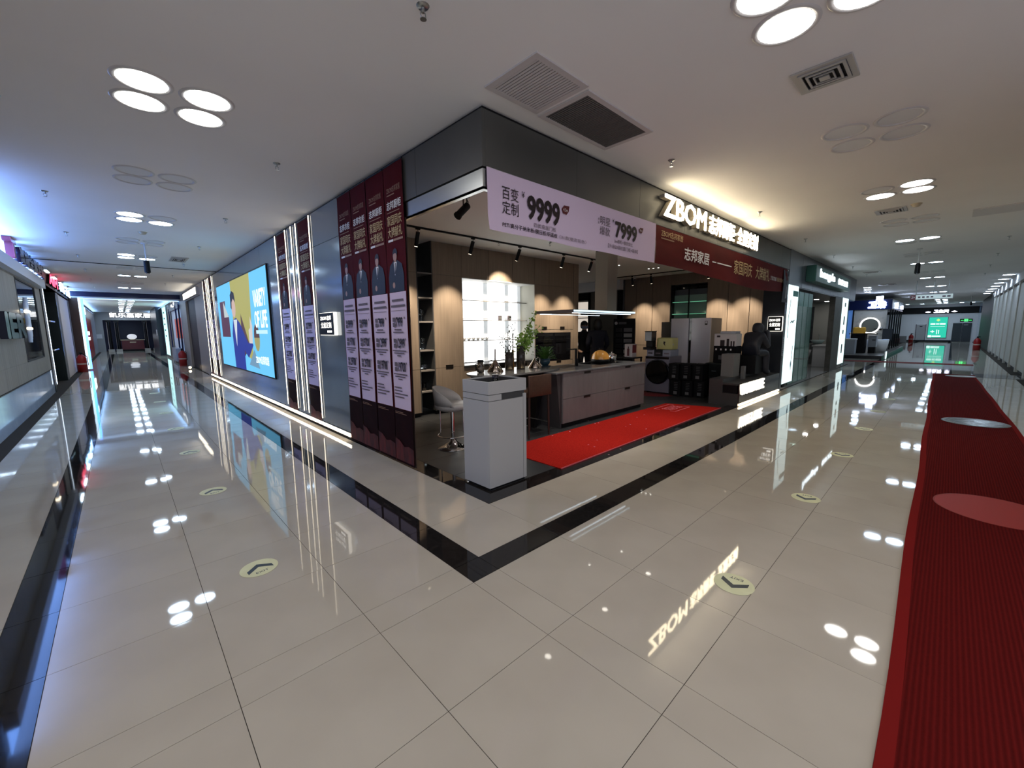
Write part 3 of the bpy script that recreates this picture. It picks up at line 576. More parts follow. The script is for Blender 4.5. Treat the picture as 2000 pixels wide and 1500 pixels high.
for x in (-0.68, -0.05, 0.55, 0.93): obj('post', MB().box(x - 0.055, 0.44, 0.85, x + 0.055, 0.458, 2.455), mat('post_painted_backlight', (0.6, 0.62, 0.64), 0.5, emit=(0.8, 0.85, 0.88), es=0.55), bw)  # slight emission on the posts stands in for light passing through them
for z in (1.30, 1.70, 2.08): 
    obj('glass_shelf', MB().box(-0.96, 0.24, z - 0.006, 0.96, 0.44, z + 0.004), mat('shelf_glass', (0.75, 0.80, 0.80), 0.08, trans=0.8), bw)
    obj('shelf_rail', MB().box(-0.96, 0.236, z - 0.010, 0.96, 0.240, z + 0.006).box(-0.96, 0.436, z + 0.030, 0.96, 0.44, z + 0.04), mat('rail_grey', (0.20, 0.19, 0.18), 0.4), bw)
obj('sill', MB().box(-0.968, -0.02, 0.80, 0.968, 0.47, 0.845), mat('sill_dark', (0.03, 0.03, 0.03), 0.3), bw)
bc = tall(3.25, 5.18, 'low taupe base cabinet under the backlit window', [(3.25, 3.9, 0.08, 0.80), (3.9, 4.53, 0.08, 0.80), (4.53, 5.18, 0.08, 0.80)], [(0, 3.6, 0.77), (1, 4.2, 0.77), (2, 4.85, 0.77)], z1=0.80, name='base_cabinet')
for k in range(7):
    t = thing('white_bowl', 'small pale bowl on the lower glass shelf of the window', 'bowl', (3.40 + 0.115*k, YC + 0.33, 1.304), group='pale bowls on the window shelf')
    obj('body', MB().lathe([(0, 0.0), (0.022, 0.0), (0.045, 0.05), (0.041, 0.05), (0.02, 0.008), (0, 0.008)], n=16), M_WHITE, t); obj('foot_ring', MB().lathe([(0.018, 0), (0.02, -0.003), (0.022, 0)], n=14), M_WHITE, t)
for x in (4.47, 4.74):
    t = thing('picture_block', 'small grey square frame standing on a window shelf', 'frame', (x, YC + 0.33, 1.704), group='grey frames on the window shelf')
    obj('frame', MB().box(-0.045, -0.01, 0, 0.045, 0.01, 0.10), M_GREYINK, t); obj('print', MB().box(-0.032, -0.012, 0.013, 0.032, -0.01, 0.087), mat('mid_grey', (0.2, 0.2, 0.2), 0.6), t)

# ================================================================== ISLAND
isl = thing('kitchen_island', 'mauve-brown kitchen island with four wide drawers', 'kitchen island', (4.55, 2.08, 0))
obj('plinth', MB().box(-1.15, 0.05, 0.005, 1.20, 0.80, 0.075), M_BLACK, isl)
obj('carcass', MB().box(-1.215, 0.022, 0.075, 1.225, 0.82, 0.845), M_ISLAND, isl)
for x0, x1 in ((-1.19, 0.02), (0.025, 1.225)):
    for z0, z1 in ((0.08, 0.452), (0.457, 0.842)):
        dr = obj('drawer', MB().box(x0, 0, z0, x1, 0.02, z1), M_ISLAND, isl)
        hx = (x0 + x1)/2; hz = z1 - 0.018
        obj('handle', MB().box(hx - 0.085, -0.004, hz - 0.016, hx + 0.085, 0.01, hz + 0.018), mat('bronze_handle', (0.018, 0.014, 0.012), 0.35, 0.5), dr)
obj('side_panel', MB().add([(-1.215, 0.022, 0.0), (-1.215, 0.82, 0.0), (-1.32, 0.82, 0.845), (-1.32, 0.022, 0.845), (-1.20, 0.022, 0.0), (-1.20, 0.82, 0.0), (-1.20, 0.82, 0.845), (-1.20, 0.022, 0.845)], [(0,1,2,3),(4,7,6,5),(0,3,7,4),(1,5,6,2),(3,2,6,7),(0,4,5,1)]), mat('island_dark_side', (0.05, 0.047, 0.05), 0.5), isl)
obj('worktop', MB().rbox(-1.36, -0.012, 0.846, 1.235, 0.84, 0.872, 0.004, 1), M_TOP, isl)
obj('hob_glass', MB().box(0.18, 0.30, 0.872, 0.95, 0.76, 0.876), M_BLKGL, isl)
ZT = 0.872
sk = thing('sink', 'black sunken sink bowl in the island worktop', 'sink', (4.10, 2.62, ZT + 0.0005))
obj('basin', MB().box(-0.26, -0.16, 0.0, 0.26, 0.16, 0.003), M_BLACK, sk); obj('rim', MB().box(-0.27, -0.17, 0, 0.27, -0.16, 0.005).box(-0.27, 0.16, 0, 0.27, 0.17, 0.005).box(-0.27, -0.16, 0, -0.26, 0.16, 0.005).box(0.26, -0.16, 0, 0.27, 0.16, 0.005), M_TOP, sk)
fc = thing('faucet', 'angular black kitchen faucet on the island', 'faucet', (4.30, 2.56, ZT))
obj('column', MB().rbox(-0.022, -0.022, 0, 0.022, 0.022, 0.13, 0.004).box(-0.03, -0.014, 0.12, 0.0, 0.014, 0.30), M_BLACK, fc); obj('spout', MB().box(-0.26, -0.012, 0.285, -0.01, 0.012, 0.305), M_BLACK, fc); obj('lever', MB().box(0.02, -0.006, 0.07, 0.07, 0.006, 0.082), M_BLACK, fc)
gr = thing('domed_cooker', 'orange domed cooker with a black base on the island', 'cooker', (5.16, 2.66, ZT))
obj('base', MB().lathe([(0, 0), (0.16, 0), (0.178, 0.03), (0.178, 0.07), (0, 0.07)], n=28), M_BLACK, gr)
obj('dome', MB().sphere((0, 0, 0.07), 0.170, 0.170, 0.170, 28, 10, 0.0, 1.0), mat('orange_enamel', (0.75, 0.33, 0.05), 0.18, coat=0.6), gr)
obj('knob', MB().lathe([(0.012, 0.235), (0.012, 0.255), (0.035, 0.26), (0.03, 0.275), (0, 0.278)], n=16), M_BLACK, gr)
obj('side_handle', MB().tube([(0.17, 0.0, 0.055), (0.215, 0, 0.055)], 0.012), M_BLACK, gr)
for (x, y, r, h, lb) in ((5.42, 2.58, 0.055, 0.15, 'tall steel pot with a lid beside the orange cooker'), (5.60, 2.68, 0.075, 0.12, 'wide steel saucepan beside the tall pot'), (5.48, 2.82, 0.05, 0.10, 'small steel pan behind the orange cooker')):
    t = thing('steel_pot', lb, 'pot', (x, y, ZT))
    obj('body', MB().lathe([(0, 0), (r, 0), (r*1.03, h), (r*0.97, h), (0, h*0.98)], n=24), M_CHROME, t)
    obj('lid', MB().lathe([(r*1.05, h), (r*0.9, h + 0.014), (0.012, h + 0.022), (0, h + 0.023)], n=24), M_CHROME, t)
    obj('lid_knob', MB().lathe([(0.006, h + 0.02), (0.006, h + 0.032), (0.016, h + 0.036), (0.0, h + 0.045)], n=12), M_CHROME, t)
    obj('grip', MB().tube([(r, -0.02, h*0.75), (r + 0.03, -0.015, h*0.77), (r + 0.03, 0.015, h*0.77), (r, 0.02, h*0.75)], 0.005, 6), M_CHROME, t)

# range hood hung over the island
hd = thing('range_hood', 'flat taupe island range hood with blue-white light bars', 'range hood', (4.27, 2.33, 1.75))
obj('canopy', MB().box(-0.85, -0.39, 0.0, 0.85, 0.37, 0.045), mat('hood_taupe', (0.20, 0.175, 0.16), 0.35), hd)
obj('front_light', MB().box(-0.85, -0.397, 0.012, 0.85, -0.39, 0.038), glow('hood_front_glow', (0.62, 0.86, 1.0), 1.5), hd)
obj('light_bar', MB().box(-0.80, -0.34, -0.006, 0.80, -0.32, 0.0), glow('hood_bar_glow', (0.70, 0.86, 1.0), 4.0), hd)
obj('light_bar', MB().box(-0.80, 0.30, -0.006, 0.80, 0.32, 0.0), glow('hood_bar_glow', (0.70, 0.86, 1.0), 4.0), hd)
obj('filter_panel', MB().box(-0.6, -0.25, -0.004, 0.6, 0.25, 0.0), M_BLKGL, hd)
ch = obj('chimney', MB().box(0.39, -0.13, 0.045, 0.68, 0.12, 1.279), mat('chimney_champagne', (0.30, 0.275, 0.235), 0.32, 0.55), hd)
for k in range(6): obj('vent_slot', MB().box(0.386, -0.11 + 0.038*k, 1.06, 0.39, -0.09 + 0.038*k, 1.22), M_BLACK, ch)

# ================================================================== BAR TABLE
tb = thing('bar_table', 'long rounded stone-topped bar table joined to the island', 'table', (2.90, 2.62, 0))
pts = []
for k in range(40):
    t = 2*math.pi*k/40; c, s = math.cos(t), math.sin(t)
    pts.append((0.86*math.copysign(abs(c)**0.72, c), 0.37*math.copysign(abs(s)**0.85, s)))
obj('table_top', MB().prism(pts, 0.876, 0.902), M_TABLE, tb)
obj('apron', MB().prism([(min(x*0.93, 0.26), y*0.90) for x, y in pts if x < 0.5], 0.845, 0.876), M_BLACK, tb)
obj('leg', MB().add([(0.18, -0.20, 0.004), (0.24, -0.20, 0.004), (0.24, 0.22, 0.004), (0.18, 0.22, 0.004), (0.33, -0.20, 0.845), (0.45, -0.20, 0.845), (0.45, 0.22, 0.845), (0.33, 0.22, 0.845)], [(0,3,2,1),(4,5,6,7),(0,1,5,4),(1,2,6,5),(2,3,7,6),(3,0,4,7)]), M_BLACK, tb)
obj('leg', MB().box(-0.62, 0.05, 0.004, -0.56, 0.20, 0.845), M_BLACK, tb)

# things on the table
ZB = 0.902
def cone_pot(loc, label, s=1.0, hand=1):
    t = thing('cone_pot', label, 'pot', loc)
    obj('cone', MB().lathe([(0, 0.0), (0.118*s, 0.0), (0.120*s, 0.008), (0.022*s, 0.155*s), (0.014*s, 0.17*s)], n=28), M_BRONZE, t)
    obj('neck', MB().cyl((0, 0, 0.16*s), (0, 0, 0.33*s), 0.013*s, 0.011*s, 14), M_BRONZE, t)
    hp = [(hand*x*s, 0, z*s) for x, z in ((0.03, 0.15), (0.075, 0.175), (0.115, 0.16), (0.125, 0.12), (0.105, 0.075), (0.07, 0.07))]
    obj('handle', MB().tube(hp, 0.006, 8), M_CHROME, t)
cone_pot((2.555, 2.70, ZB), 'bronze cone-shaped pot with a tall neck next to the glass jug', 1.0, -1)
cone_pot((3.36, 2.66, ZB), 'shiny cone-shaped pot with a tall neck next to the fern', 0.92, 1)
jg = thing('glass_jug', 'squat glass jug with a dark lid at the end of the bar table', 'jug', (2.30, 2.73, ZB))
obj('body', MB().lathe([(0, 0.0), (0.045, 0), (0.052, 0.02), (0.052, 0.10), (0.040, 0.13), (0.042, 0.16), (0.038, 0.16), (0.036, 0.13), (0.048, 0.10), (0.048, 0.02), (0, 0.008)], n=22), M_SMOKE, jg)
obj('lid', MB().lathe([(0.044, 0.16), (0.044, 0.185), (0, 0.188)], n=20), M_BLACK, jg)
obj('handle', MB().tube([(-0.045, 0, 0.14), (-0.085, 0, 0.13), (-0.085, 0, 0.06), (-0.05, 0, 0.05)], 0.006, 8), M_BLACK, jg)
def leafset(mb, p, d, size, n, spread):
    for k in range(n):
        q = p + Vector((rnd.gauss(0, spread), rnd.gauss(0, spread), rnd.gauss(0, spread)))
        a = Vector((rnd.gauss(0, 1), rnd.gauss(0, 1), rnd.gauss(0, 0.6))).normalized(); b = a.cross(Vector((rnd.gauss(0, 1), rnd.gauss(0, 1), 1))).normalized()
        L = size*rnd.uniform(0.7, 1.3)
        mb.add([q, q + a*L*0.5 + b*L*0.32, q + a*L, q + a*L*0.5 - b*L*0.32], [(0, 1, 2, 3)])
M_LEAF = noisy('fresh_leaf', (0.22, 0.42, 0.05), (0.42, 0.62, 0.14), (30, 30, 30), rough=0.45)
M_LEAFD = noisy('dark_leaf', (0.03, 0.055, 0.02), (0.06, 0.09, 0.03), (30, 30, 30), rough=0.5)
M_TWIG = mat('twig', (0.06, 0.035, 0.02), 0.7)
def branch_vase(loc, label, r, h, branches, leafm, leaf, nleaf, base=True):
    t = thing('branch_vase', label, 'vase', loc)
    obj('glass', MB().lathe([(0, 0.0), (r, 0.0), (r, h), (r - 0.004, h), (r - 0.004, 0.012), (0, 0.012)], n=24), M_SMOKE, t)
    obj('water', MB().lathe([(0, 0.013), (r - 0.006, 0.013), (r - 0.006, h*0.28), (0, h*0.28)], n=20), mat('water', (0.75, 0.70, 0.55), 0.02, trans=0.9, ior=1.33), t)
    tw = MB(); lv = MB()
    for tip, bend in branches:
        p0 = Vector((rnd.uniform(-r, r)*0.5, rnd.uniform(-r, r)*0.5, 0.03)); p3 = Vector(tip); p1 = Vector((p0.x*0.5, p0.y*0.5, h)); prev = p0; N = 9
        ptsb = []
        for k in range(N + 1):
            u = k / N; q = p0*(1-u)**2 + p1*2*u*(1-u) + p3*u*u; ptsb.append(q)
        tw.tube(ptsb, 0.0028, 5)
        for k in range(4, N + 1): leafset(lv, ptsb[k], None, leaf, nleaf, bend)
    obj('twigs', tw, M_TWIG, t); o = obj('foliage', lv, leafm, t); o['kind'] = 'stuff'
branch_vase((2.86, 2.73, ZB), 'smoked glass cylinder vase with thin dark sprigs', 0.062, 0.27, [((-0.16, 0.0, 0.50), 0.02), ((-0.10, 0.05, 0.40), 0.02), ((0.05, 0.02, 0.62), 0.022), ((0.12, 0.0, 0.70), 0.022), ((-0.02, 0.0, 0.56), 0.02), ((0.02, 0, 0.78), 0.01)], M_LEAFD, 0.034, 4)
branch_vase((3.10, 2.72, ZB), 'tall smoked glass vase with fresh green branches', 0.068, 0.36, [((0.34, 0.0, 0.56), 0.045), ((0.24, -0.03, 0.78), 0.02), ((0.42, 0.03, 0.62), 0.03), ((0.12, 0.03, 0.52), 0.045), ((0.20, 0.0, 0.58), 0.05), ((-0.04, 0.0, 0.50), 0.03), ((0.28, 0.02, 0.50), 0.05), ((0.05, 0, 0.46), 0.04), ((0.32, 0, 0.86), 0.012)], M_LEAF, 0.050, 11)
rt = thing('reed_bundle', 'bundle of reddish dried reeds standing between the two vases', 'reeds', (2.99, 2.78, ZB))
rb = MB()
for k in range(14): rb.tube([(rnd.uniform(-0.012, 0.012), rnd.uniform(-0.012, 0.012), 0.02), (rnd.uniform(-0.01, 0.05), rnd.uniform(-0.02, 0.02), rnd.uniform(0.5, 0.66))], 0.0016, 4)
obj('reeds', rb, mat('reed_red', (0.16, 0.07, 0.04), 0.7), rt); obj('holder', MB().lathe([(0, 0), (0.018, 0), (0.018, 0.30), (0.014, 0.30), (0.014, 0.004), (0, 0.004)], n=14), mat('amber_glass', (0.80, 0.42, 0.10), 0.04, trans=0.8), rt)
fp = thing('potted_fern', 'feathery green fern in a dark blue bowl pot', 'potted plant', (3.66, 2.72, ZB))
obj('saucer', MB().lathe([(0, 0), (0.085, 0.0), (0.10, 0.010), (0, 0.010)], n=24), mat('pot_blue', (0.02, 0.05, 0.07), 0.2), fp)
obj('pot', MB().lathe([(0, 0.011), (0.05, 0.011), (0.085, 0.06), (0.092, 0.13), (0.084, 0.13), (0.078, 0.09), (0, 0.09)], n=26), mat('pot_blue', (0.02, 0.05, 0.07), 0.2), fp)
fr = MB()
for k in range(90):
    a = rnd.uniform(0, 6.283); R = rnd.uniform(0.08, 0.24); zt = rnd.uniform(0.16, 0.36) - R*0.15; prev = Vector((0, 0, 0.10)); tipv = Vector((R*math.cos(a), R*math.sin(a), zt))
    for q in range(1, 8):
        u = q/7; p = Vector((tipv.x*u, tipv.y*u, 0.10 + (tipv.z - 0.10)*math.sin(u*1.4)/math.sin(1.4)))
        side = Vector((-math.sin(a), math.cos(a), 0))*0.035*(1 - u*0.6)
        for sg in (-1, 1):
            e = p + side*sg + Vector((0, 0, rnd.uniform(-0.006, 0.012))); fr.add([prev, p, e], [(0, 1, 2)])
        prev = p
o = obj('fronds', fr, noisy('fern_green', (0.035, 0.11, 0.012), (0.09, 0.20, 0.03), (40, 40, 40), rough=0.6), fp); o['kind'] = 'stuff'

# ================================================================== SEATS
bs = thing('bar_stool', 'white shell bar stool on a chrome trumpet base', 'bar stool', (1.60, 2.46, 0.004))
obj('base', MB().lathe([(0, 0.0), (0.20, 0.0), (0.20, 0.008), (0.12, 0.03), (0.05, 0.085), (0.03, 0.13), (0, 0.13)], n=32), M_CHROME, bs)
obj('column', MB().cyl((0, 0, 0.12), (0, 0, 0.50), 0.024, 0.024, 16), M_CHROME, bs)
fr_ = [(0.19*math.cos(t), 0.19*math.sin(t), 0.17) for t in [math.pi*0.62 + k*math.pi*1.42/18 for k in range(19)]]
obj('foot_ring', MB().tube([(fr_[0][0], fr_[0][1], 0.52)] + fr_ + [(fr_[-1][0], fr_[-1][1], 0.52)], 0.008, 8), M_CHROME, bs)
obj('seat', MB().lathe([(0, 0.50), (0.17, 0.50), (0.215, 0.53), (0.225, 0.57), (0.20, 0.59), (0, 0.585)], n=32), mat('white_leather', (0.50, 0.48, 0.46), 0.5), bs)
bk = MB(); N = 26; vs = []
for i in range(N + 1):
    t = math.radians(20 + 220*i/N); hgt = 0.57 + 0.23*max(0.0, math.sin(math.pi*i/N))**0.6
    for r, z in ((0.222, 0.56), (0.245, hgt), (0.225, hgt + 0.004), (0.200, 0.57)): vs.append((r*math.cos(t), r*math.sin(t), z))
bk.add(vs, [(i*4 + j, (i+1)*4 + j, (i+1)*4 + (j+1) % 4, i*4 + (j+1) % 4) for i in range(N) for j in range(4)], True)
obj('backrest', bk, mat('white_leather', (0.50, 0.48, 0.46), 0.5), bs)

bcx = thing('bar_chair', 'brown leather bar chair tucked under the bar table', 'bar chair', (2.75, 2.20, 0.004))
M_LEA = noisy('brown_leather', (0.060, 0.028, 0.017), (0.075, 0.036, 0.021), (30, 30, 30), rough=0.45)
for x in (-0.20, 0.20):
    obj('leg', MB().cyl((x*1.03, -0.19, 0), (x*0.98, -0.185, 0.60), 0.014, 0.017, 10), mat('leather_leg', (0.04, 0.018, 0.012), 0.5), bcx)
    obj('leg', MB().cyl((x*1.03, 0.19, 0), (x*0.98, 0.185, 0.60), 0.014, 0.017, 10), mat('leather_leg', (0.04, 0.018, 0.012), 0.5), bcx)
obj('seat', MB().rbox(-0.225, -0.205, 0.59, 0.225, 0.215, 0.65, 0.012), M_LEA, bcx)
obj('backrest', MB().rbox(-0.228, -0.225, 0.59, 0.228, -0.19, 0.885, 0.012), M_LEA, bcx)
obj('foot_rail', MB().cyl((-0.2, 0.19, 0.19), (0.2, 0.19, 0.19), 0.009, n=10).cyl((-0.2, -0.19, 0.19), (-0.2, 0.19, 0.19), 0.008, n=8).cyl((0.2, -0.19, 0.19), (0.2, 0.19, 0.19), 0.008, n=8), M_STEEL, bcx)

# ================================================================== PODIUM
pd = thing('reception_podium', 'white reception podium with a dark slot at the kerb corner', 'podium', (1.23, 1.195, 0.004))
x0, x1, y0, y1 = -0.245, 0.245, -0.195, 0.195; t_ = 0.018; Zp = 1.036
obj('foot', MB().box(x0 + 0.03, y0 + 0.012, 0, x1 - 0.02, y1 - 0.02, 0.022), M_BLACK, pd)
obj('body', MB().box(x0, y0, 0.022, x1 - 0.045, y1, 0.852), M_PODIUM, pd)
obj('side_board', MB().box(x1 - 0.040, y0, 0.022, x1, y1, 0.885), M_PODIUM, pd)
obj('recess', MB().box(x0 + 0.012, y0 + 0.012, 0.852, x1 - 0.02, y1 - 0.012, 0.925), M_GREYGAP, pd)
obj('drawer_band', MB().box(x0, y0, 0.858, x0 + 0.16, y1, 0.912), M_PODIUM, pd)
tp = MB().box(x0, y0, 0.918, x1, y0 + t_, Zp).box(x0, y1 - t_, 0.918, x1, y1, Zp).box(x0, y0 + t_, 0.918, x0 + t_, y1 - t_, Zp).box(x1 - t_, y0 + t_, 0.918, x1, y1 - t_, Zp).box(x0 + t_, y0 + t_, 0.918, x1 - t_, y1 - t_, 0.93)
obj('top_tray', tp, M_PODIUM, pd)
obj('tray_liner', MB().box(x0 + t_, y0 + t_, 0.9305, x1 - t_, y1 - t_, 0.94).box(x0 + t_, y1 - t_ - 0.002, 0.94, x1 - t_, y1 - t_, Zp - 0.012).box(x1 - t_ - 0.002, y0 + t_, 0.94, x1 - t_, y1 - t_, Zp - 0.012), M_GREYGAP, pd)
cj = thing('small_jar', 'small clear jar with a dark lid standing in the podium tray', 'jar', (1.28, 1.24, 0.945))
obj('glass', MB().lathe([(0, 0), (0.030, 0.0), (0.032, 0.10), (0.028, 0.10), (0.027, 0.006), (0, 0.006)], n=18), M_GLASS, cj); obj('lid', MB().lathe([(0.034, 0.09), (0.034, 0.125), (0, 0.127)], n=18), mat('dark_purple_lid', (0.02, 0.015, 0.025), 0.3), cj)

# ================================================================== RED RUNNER AND PETALS
rr = thing('red_runner', 'bright red runner mat along the front of the show kitchen', 'carpet', (4.29, 1.44, 0.005))
obj('pile', MB().add([(-2.36, -0.515, 0.0), (2.36, -0.455, 0), (2.11, 0.50, 0), (-2.36, 0.50, 0), (-2.36, -0.515, 0.009), (2.36, -0.455, 0.009), (2.11, 0.50, 0.009), (-2.36, 0.50, 0.009)], [(0,3,2,1),(4,5,6,7),(0,1,5,4),(1,2,6,5),(2,3,7,6),(3,0,4,7)]), M_REDMAT, rr)
obj('edge_binding', MB().add([(-2.36, -0.522, 0.0), (2.36, -0.462, 0), (2.36, -0.450, 0), (-2.36, -0.510, 0), (-2.36, -0.522, 0.011), (2.36, -0.462, 0.011), (2.36, -0.450, 0.011), (-2.36, -0.510, 0.011)], [(0,3,2,1),(4,5,6,7),(0,1,5,4),(1,2,6,5),(2,3,7,6),(3,0,4,7)]), mat('pink_binding', (0.55, 0.08, 0.10), 0.6), rr)
M_MATPINK = mat('pink_mat_print', (0.80, 0.18, 0.22), 0.8)
bars('print_frame', rr, [(1.42, -0.02, 0.62, 0.02), (1.42, 0.38, 0.62, 0.02), (1.42, 0.28, 0.02, 0.12), (2.02, -0.02, 0.02, 0.12), (1.42, -0.02, 0.02, 0.10), (2.02, 0.30, 0.02, 0.10)], M_MATPINK, 0.0105)
text('print_lettering', '欢迎光临', rr, 1.49, 0.07, 0.48, 0.24, M_MATPINK, 0.0105, bold=0.015)
M_PETAL = mat('pink_petal', (0.75, 0.42, 0.52), 0.6)
pet = MB().add([(-0.014, 0, 0.001), (0, -0.010, 0.003), (0.015, 0, 0.006), (0, 0.011, 0.003), (0, 0, 0.001)], [(0, 1, 4), (1, 2, 4), (2, 3, 4), (3, 0, 4)]).mesh('petal'); pet.materials.append(M_PETAL)
for q in ((1149, 823), (1162, 829), (1169, 828), (1113, 845), (1079, 853), (1166, 862), (1149, 871), (1161, 875), (1222, 835), (1231, 831), (1189, 889), (1212, 878), (1244, 817), (1126, 832), (1258, 812), (1262, 840), (1091, 846)):
    p = on(2, 0.0, *q); onm = 0.93 < p.y < 1.93 and 1.95 < p.x < 6.3
    o = obj('petal', pet, None, None, (p.x, p.y, 0.0145 if onm else 0.0045)); o.rotation_euler = (0, 0, rnd.uniform(0, 6))
    tag(o, 'tiny pink petal lying on the red runner' if onm else 'tiny pink petal lying on the dark floor beside the runner', 'petal', 'scattered pink petals ' + ('on the runner' if onm else 'on the dark floor'))
# ================================================================== APPLIANCES AND BOXES AT THE END OF THE SHOWROOM
def pxbox(X, l, t, r, b):
    p, q = on(0, X, l, t), on(0, X, r, b); return q.y, p.y, q.z, p.z     # y0, y1, z0, z1 of a face on x = X
def carton(name, label, cat, X, y0, y1, z0, z1, depth, m, group=None, edge=None):
    c = (y0 + y1)/2; w = (y1 - y0)/2; h = z1 - z0
    t = thing(name, label, cat, (X, c, z0), group=group)
    obj('carton', MB().rbox(0, -w, 0, depth, w, h, min(0.008, w*0.1), 1), m, t)
    obj('lid_seam', MB().box(-0.001, -w*0.98, h*0.93, depth*0.98, w*0.98, h*0.935), edge or M_BLACK, t)
    return t, w, h
def front_text(t, s, y, z, w, h, m, bold=0.0, dx=-0.003):
    f = bpy.data.objects.new('print', None); me = text_mesh(s, w, h, 0, bold).copy(); me.materials.append(m)
    bpy.data.objects.remove(f); o = bpy.data.objects.new('print', me); COL.objects.link(o); o.parent = t
    o.location = (dx, y + w/2, z); o.rotation_euler = rot_of('W'); return o
def front_bar(t, y0, y1, z0, z1, m, dx=-0.003, name='print'):
    return obj(name, MB().box(dx, y0, z0, dx + 0.0015, y1, z1), m, t)

# refrigerator
FX = 9.0; y0, y1 = 2.15, 3.14
fg = thing('refrigerator', 'pale lilac double-door refrigerator with a dark centre gap', 'refrigerator', (FX, 2.645, 0.004))
M_FR = mat('fridge_lilac_gloss', (0.70, 0.70, 0.78), 0.14)
obj('body', MB().box(0.06, -0.49, 0.03, 0.72, 0.49, 1.73), mat('fridge_side', (0.20, 0.20, 0.21), 0.4), fg)
for a, b in ((-0.495, -0.035), (0.035, 0.495)): obj('door', MB().rbox(0.0, a, 0.04, 0.058, b, 1.735, 0.006, 1), M_FR, fg)
obj('centre_gap', MB().box(0.03, -0.035, 0.04, 0.06, 0.035, 1.73), M_BLKGL, fg)
obj('badge', MB().box(-0.002, -0.42, 1.56, 0.0, -0.36, 1.66), M_GREYGAP, fg); obj('badge_plate', MB().box(-0.003, -0.41, 1.60, -0.002, -0.37, 1.65), M_FR, fg)
obj('feet', MB().box(0.1, -0.45, 0, 0.66, 0.45, 0.03), M_BLACK, fg)
cab2 = thing('side_cabinet', 'dull beige tall side cabinet behind the refrigerator', 'cabinet', (9.35, 3.38, 0.004))
obj('body', MB().box(0, -0.19, 0.0, 0.6, 0.19, 1.66), mat('dull_beige', (0.19, 0.17, 0.14), 0.6), cab2); obj('door', MB().box(-0.018, -0.185, 0.02, -0.001, 0.185, 1.655), mat('dull_beige', (0.19, 0.17, 0.14), 0.6), cab2)

# washing machine on a small round red mat
wm = thing('washing_machine', 'pale washing machine with a large black round door', 'washing machine', (7.5, 2.72, 0.012))
obj('body', MB().rbox(0.0, -0.30, 0.02, 0.6, 0.30, 0.85, 0.01, 1), mat('washer_lilac', (0.15, 0.145, 0.19), 0.3), wm)
dw = obj('door', MB().cyl((-0.05, -0.02, 0.50), (0.0, -0.02, 0.50), 0.245, 0.285, 36), M_BLKGL, wm)
obj('door_ring', MB().lathe([(0.262, 0), (0.285, 0.0), (0.285, 0.012), (0.262, 0.012)], n=36), mat('ring_dark', (0.02, 0.02, 0.025), 0.1, 0.6), dw).matrix_local = Matrix.Translation((-0.012, -0.02, 0.50)) @ Matrix.Rotation(-math.pi/2, 4, 'Y')
obj('control_panel', MB().box(-0.004, -0.28, 0.79, 0.0, 0.28, 0.84), M_BLKGL, wm)
obj('feet', MB().cyl((0.07, -0.25, 0), (0.07, -0.25, 0.02), 0.025, n=10).cyl((0.07, 0.25, 0), (0.07, 0.25, 0.02), 0.025, n=10).cyl((0.53, -0.25, 0), (0.53, -0.25, 0.02), 0.025, n=10).cyl((0.53, 0.25, 0), (0.53, 0.25, 0.02), 0.025, n=10), M_BLACK, wm)
rm = thing('round_mat', 'small round dark red mat under the washing machine', 'mat', (7.45, 2.72, 0.0045)); obj('disc', MB().lathe([(0, 0.0), (0.44, 0), (0.44, 0.006), (0, 0.006)], n=40), mat('dark_red_felt', (0.13, 0.012, 0.015), 0.9), rm); obj('hem', MB().lathe([(0.43, 0.006), (0.435, 0.0072), (0.44, 0.006)], n=40), mat('dark_red_hem', (0.2, 0.02, 0.02), 0.9), rm)
# three cartons on the washer
for k, (a, b, m, lb) in enumerate(((2.83, 3.01, mat('lilac_carton', (0.32, 0.32, 0.40), 0.6), 'pale lilac carton above the washing machine, beside the island'), (2.63, 2.825, M_BLACK, 'black carton between two pale ones above the washer'), (2.43, 2.625, mat('grey_blue_carton', (0.25, 0.27, 0.34), 0.6), 'grey-blue carton above the washer, next to the refrigerator'))):
    t, w, h = carton('small_carton', lb, 'box', 7.55, a, b, 0.863, 1.01, 0.4, m); front_bar(t, -w*0.6, w*0.6, h*0.35, h*0.55, M_INK if k == 0 else M_GREYINK)
yc = thing('yellow_case', 'pale yellow rounded case with a dark emblem', 'case', (7.62, 2.62, 1.012))
obj('shell', MB().rbox(0, -0.19, 0, 0.30, 0.19, 0.27, 0.03, 3), mat('pale_yellow', (0.52, 0.50, 0.20), 0.35), yc)
obj('emblem', MB().add([(-0.003, 0.02, 0.19), (-0.003, -0.03, 0.18), (-0.003, -0.012, 0.14), (-0.003, -0.028, 0.07), (-0.003, -0.002, 0.11), (-0.003, 0.022, 0.13)], [(0, 1, 2, 5), (2, 3, 4, 5)]), M_INK, yc); obj('latch', MB().box(0.02, -0.195, 0.1, 0.06, -0.188, 0.14), M_STEEL, yc)
cm = thing('coffee_machine', 'tall black coffee machine with a clear hopper by the yellow case', 'coffee machine', (7.45, 2.93, 1.012))
obj('base', MB().rbox(-0.05, -0.10, 0, 0.22, 0.10, 0.06, 0.008, 1), M_BLACK, cm); obj('tower', MB().rbox(0.05, -0.08, 0.06, 0.22, 0.08, 0.20, 0.008, 1), M_BLACK, cm); obj('hopper', MB().rbox(0.0, -0.085, 0.20, 0.22, 0.085, 0.41, 0.006, 1), mat('smoky_plastic', (0.045, 0.045, 0.055), 0.15), cm); obj('cap', MB().box(-0.004, -0.09, 0.41, 0.225, 0.09, 0.425), M_BLACK, cm)
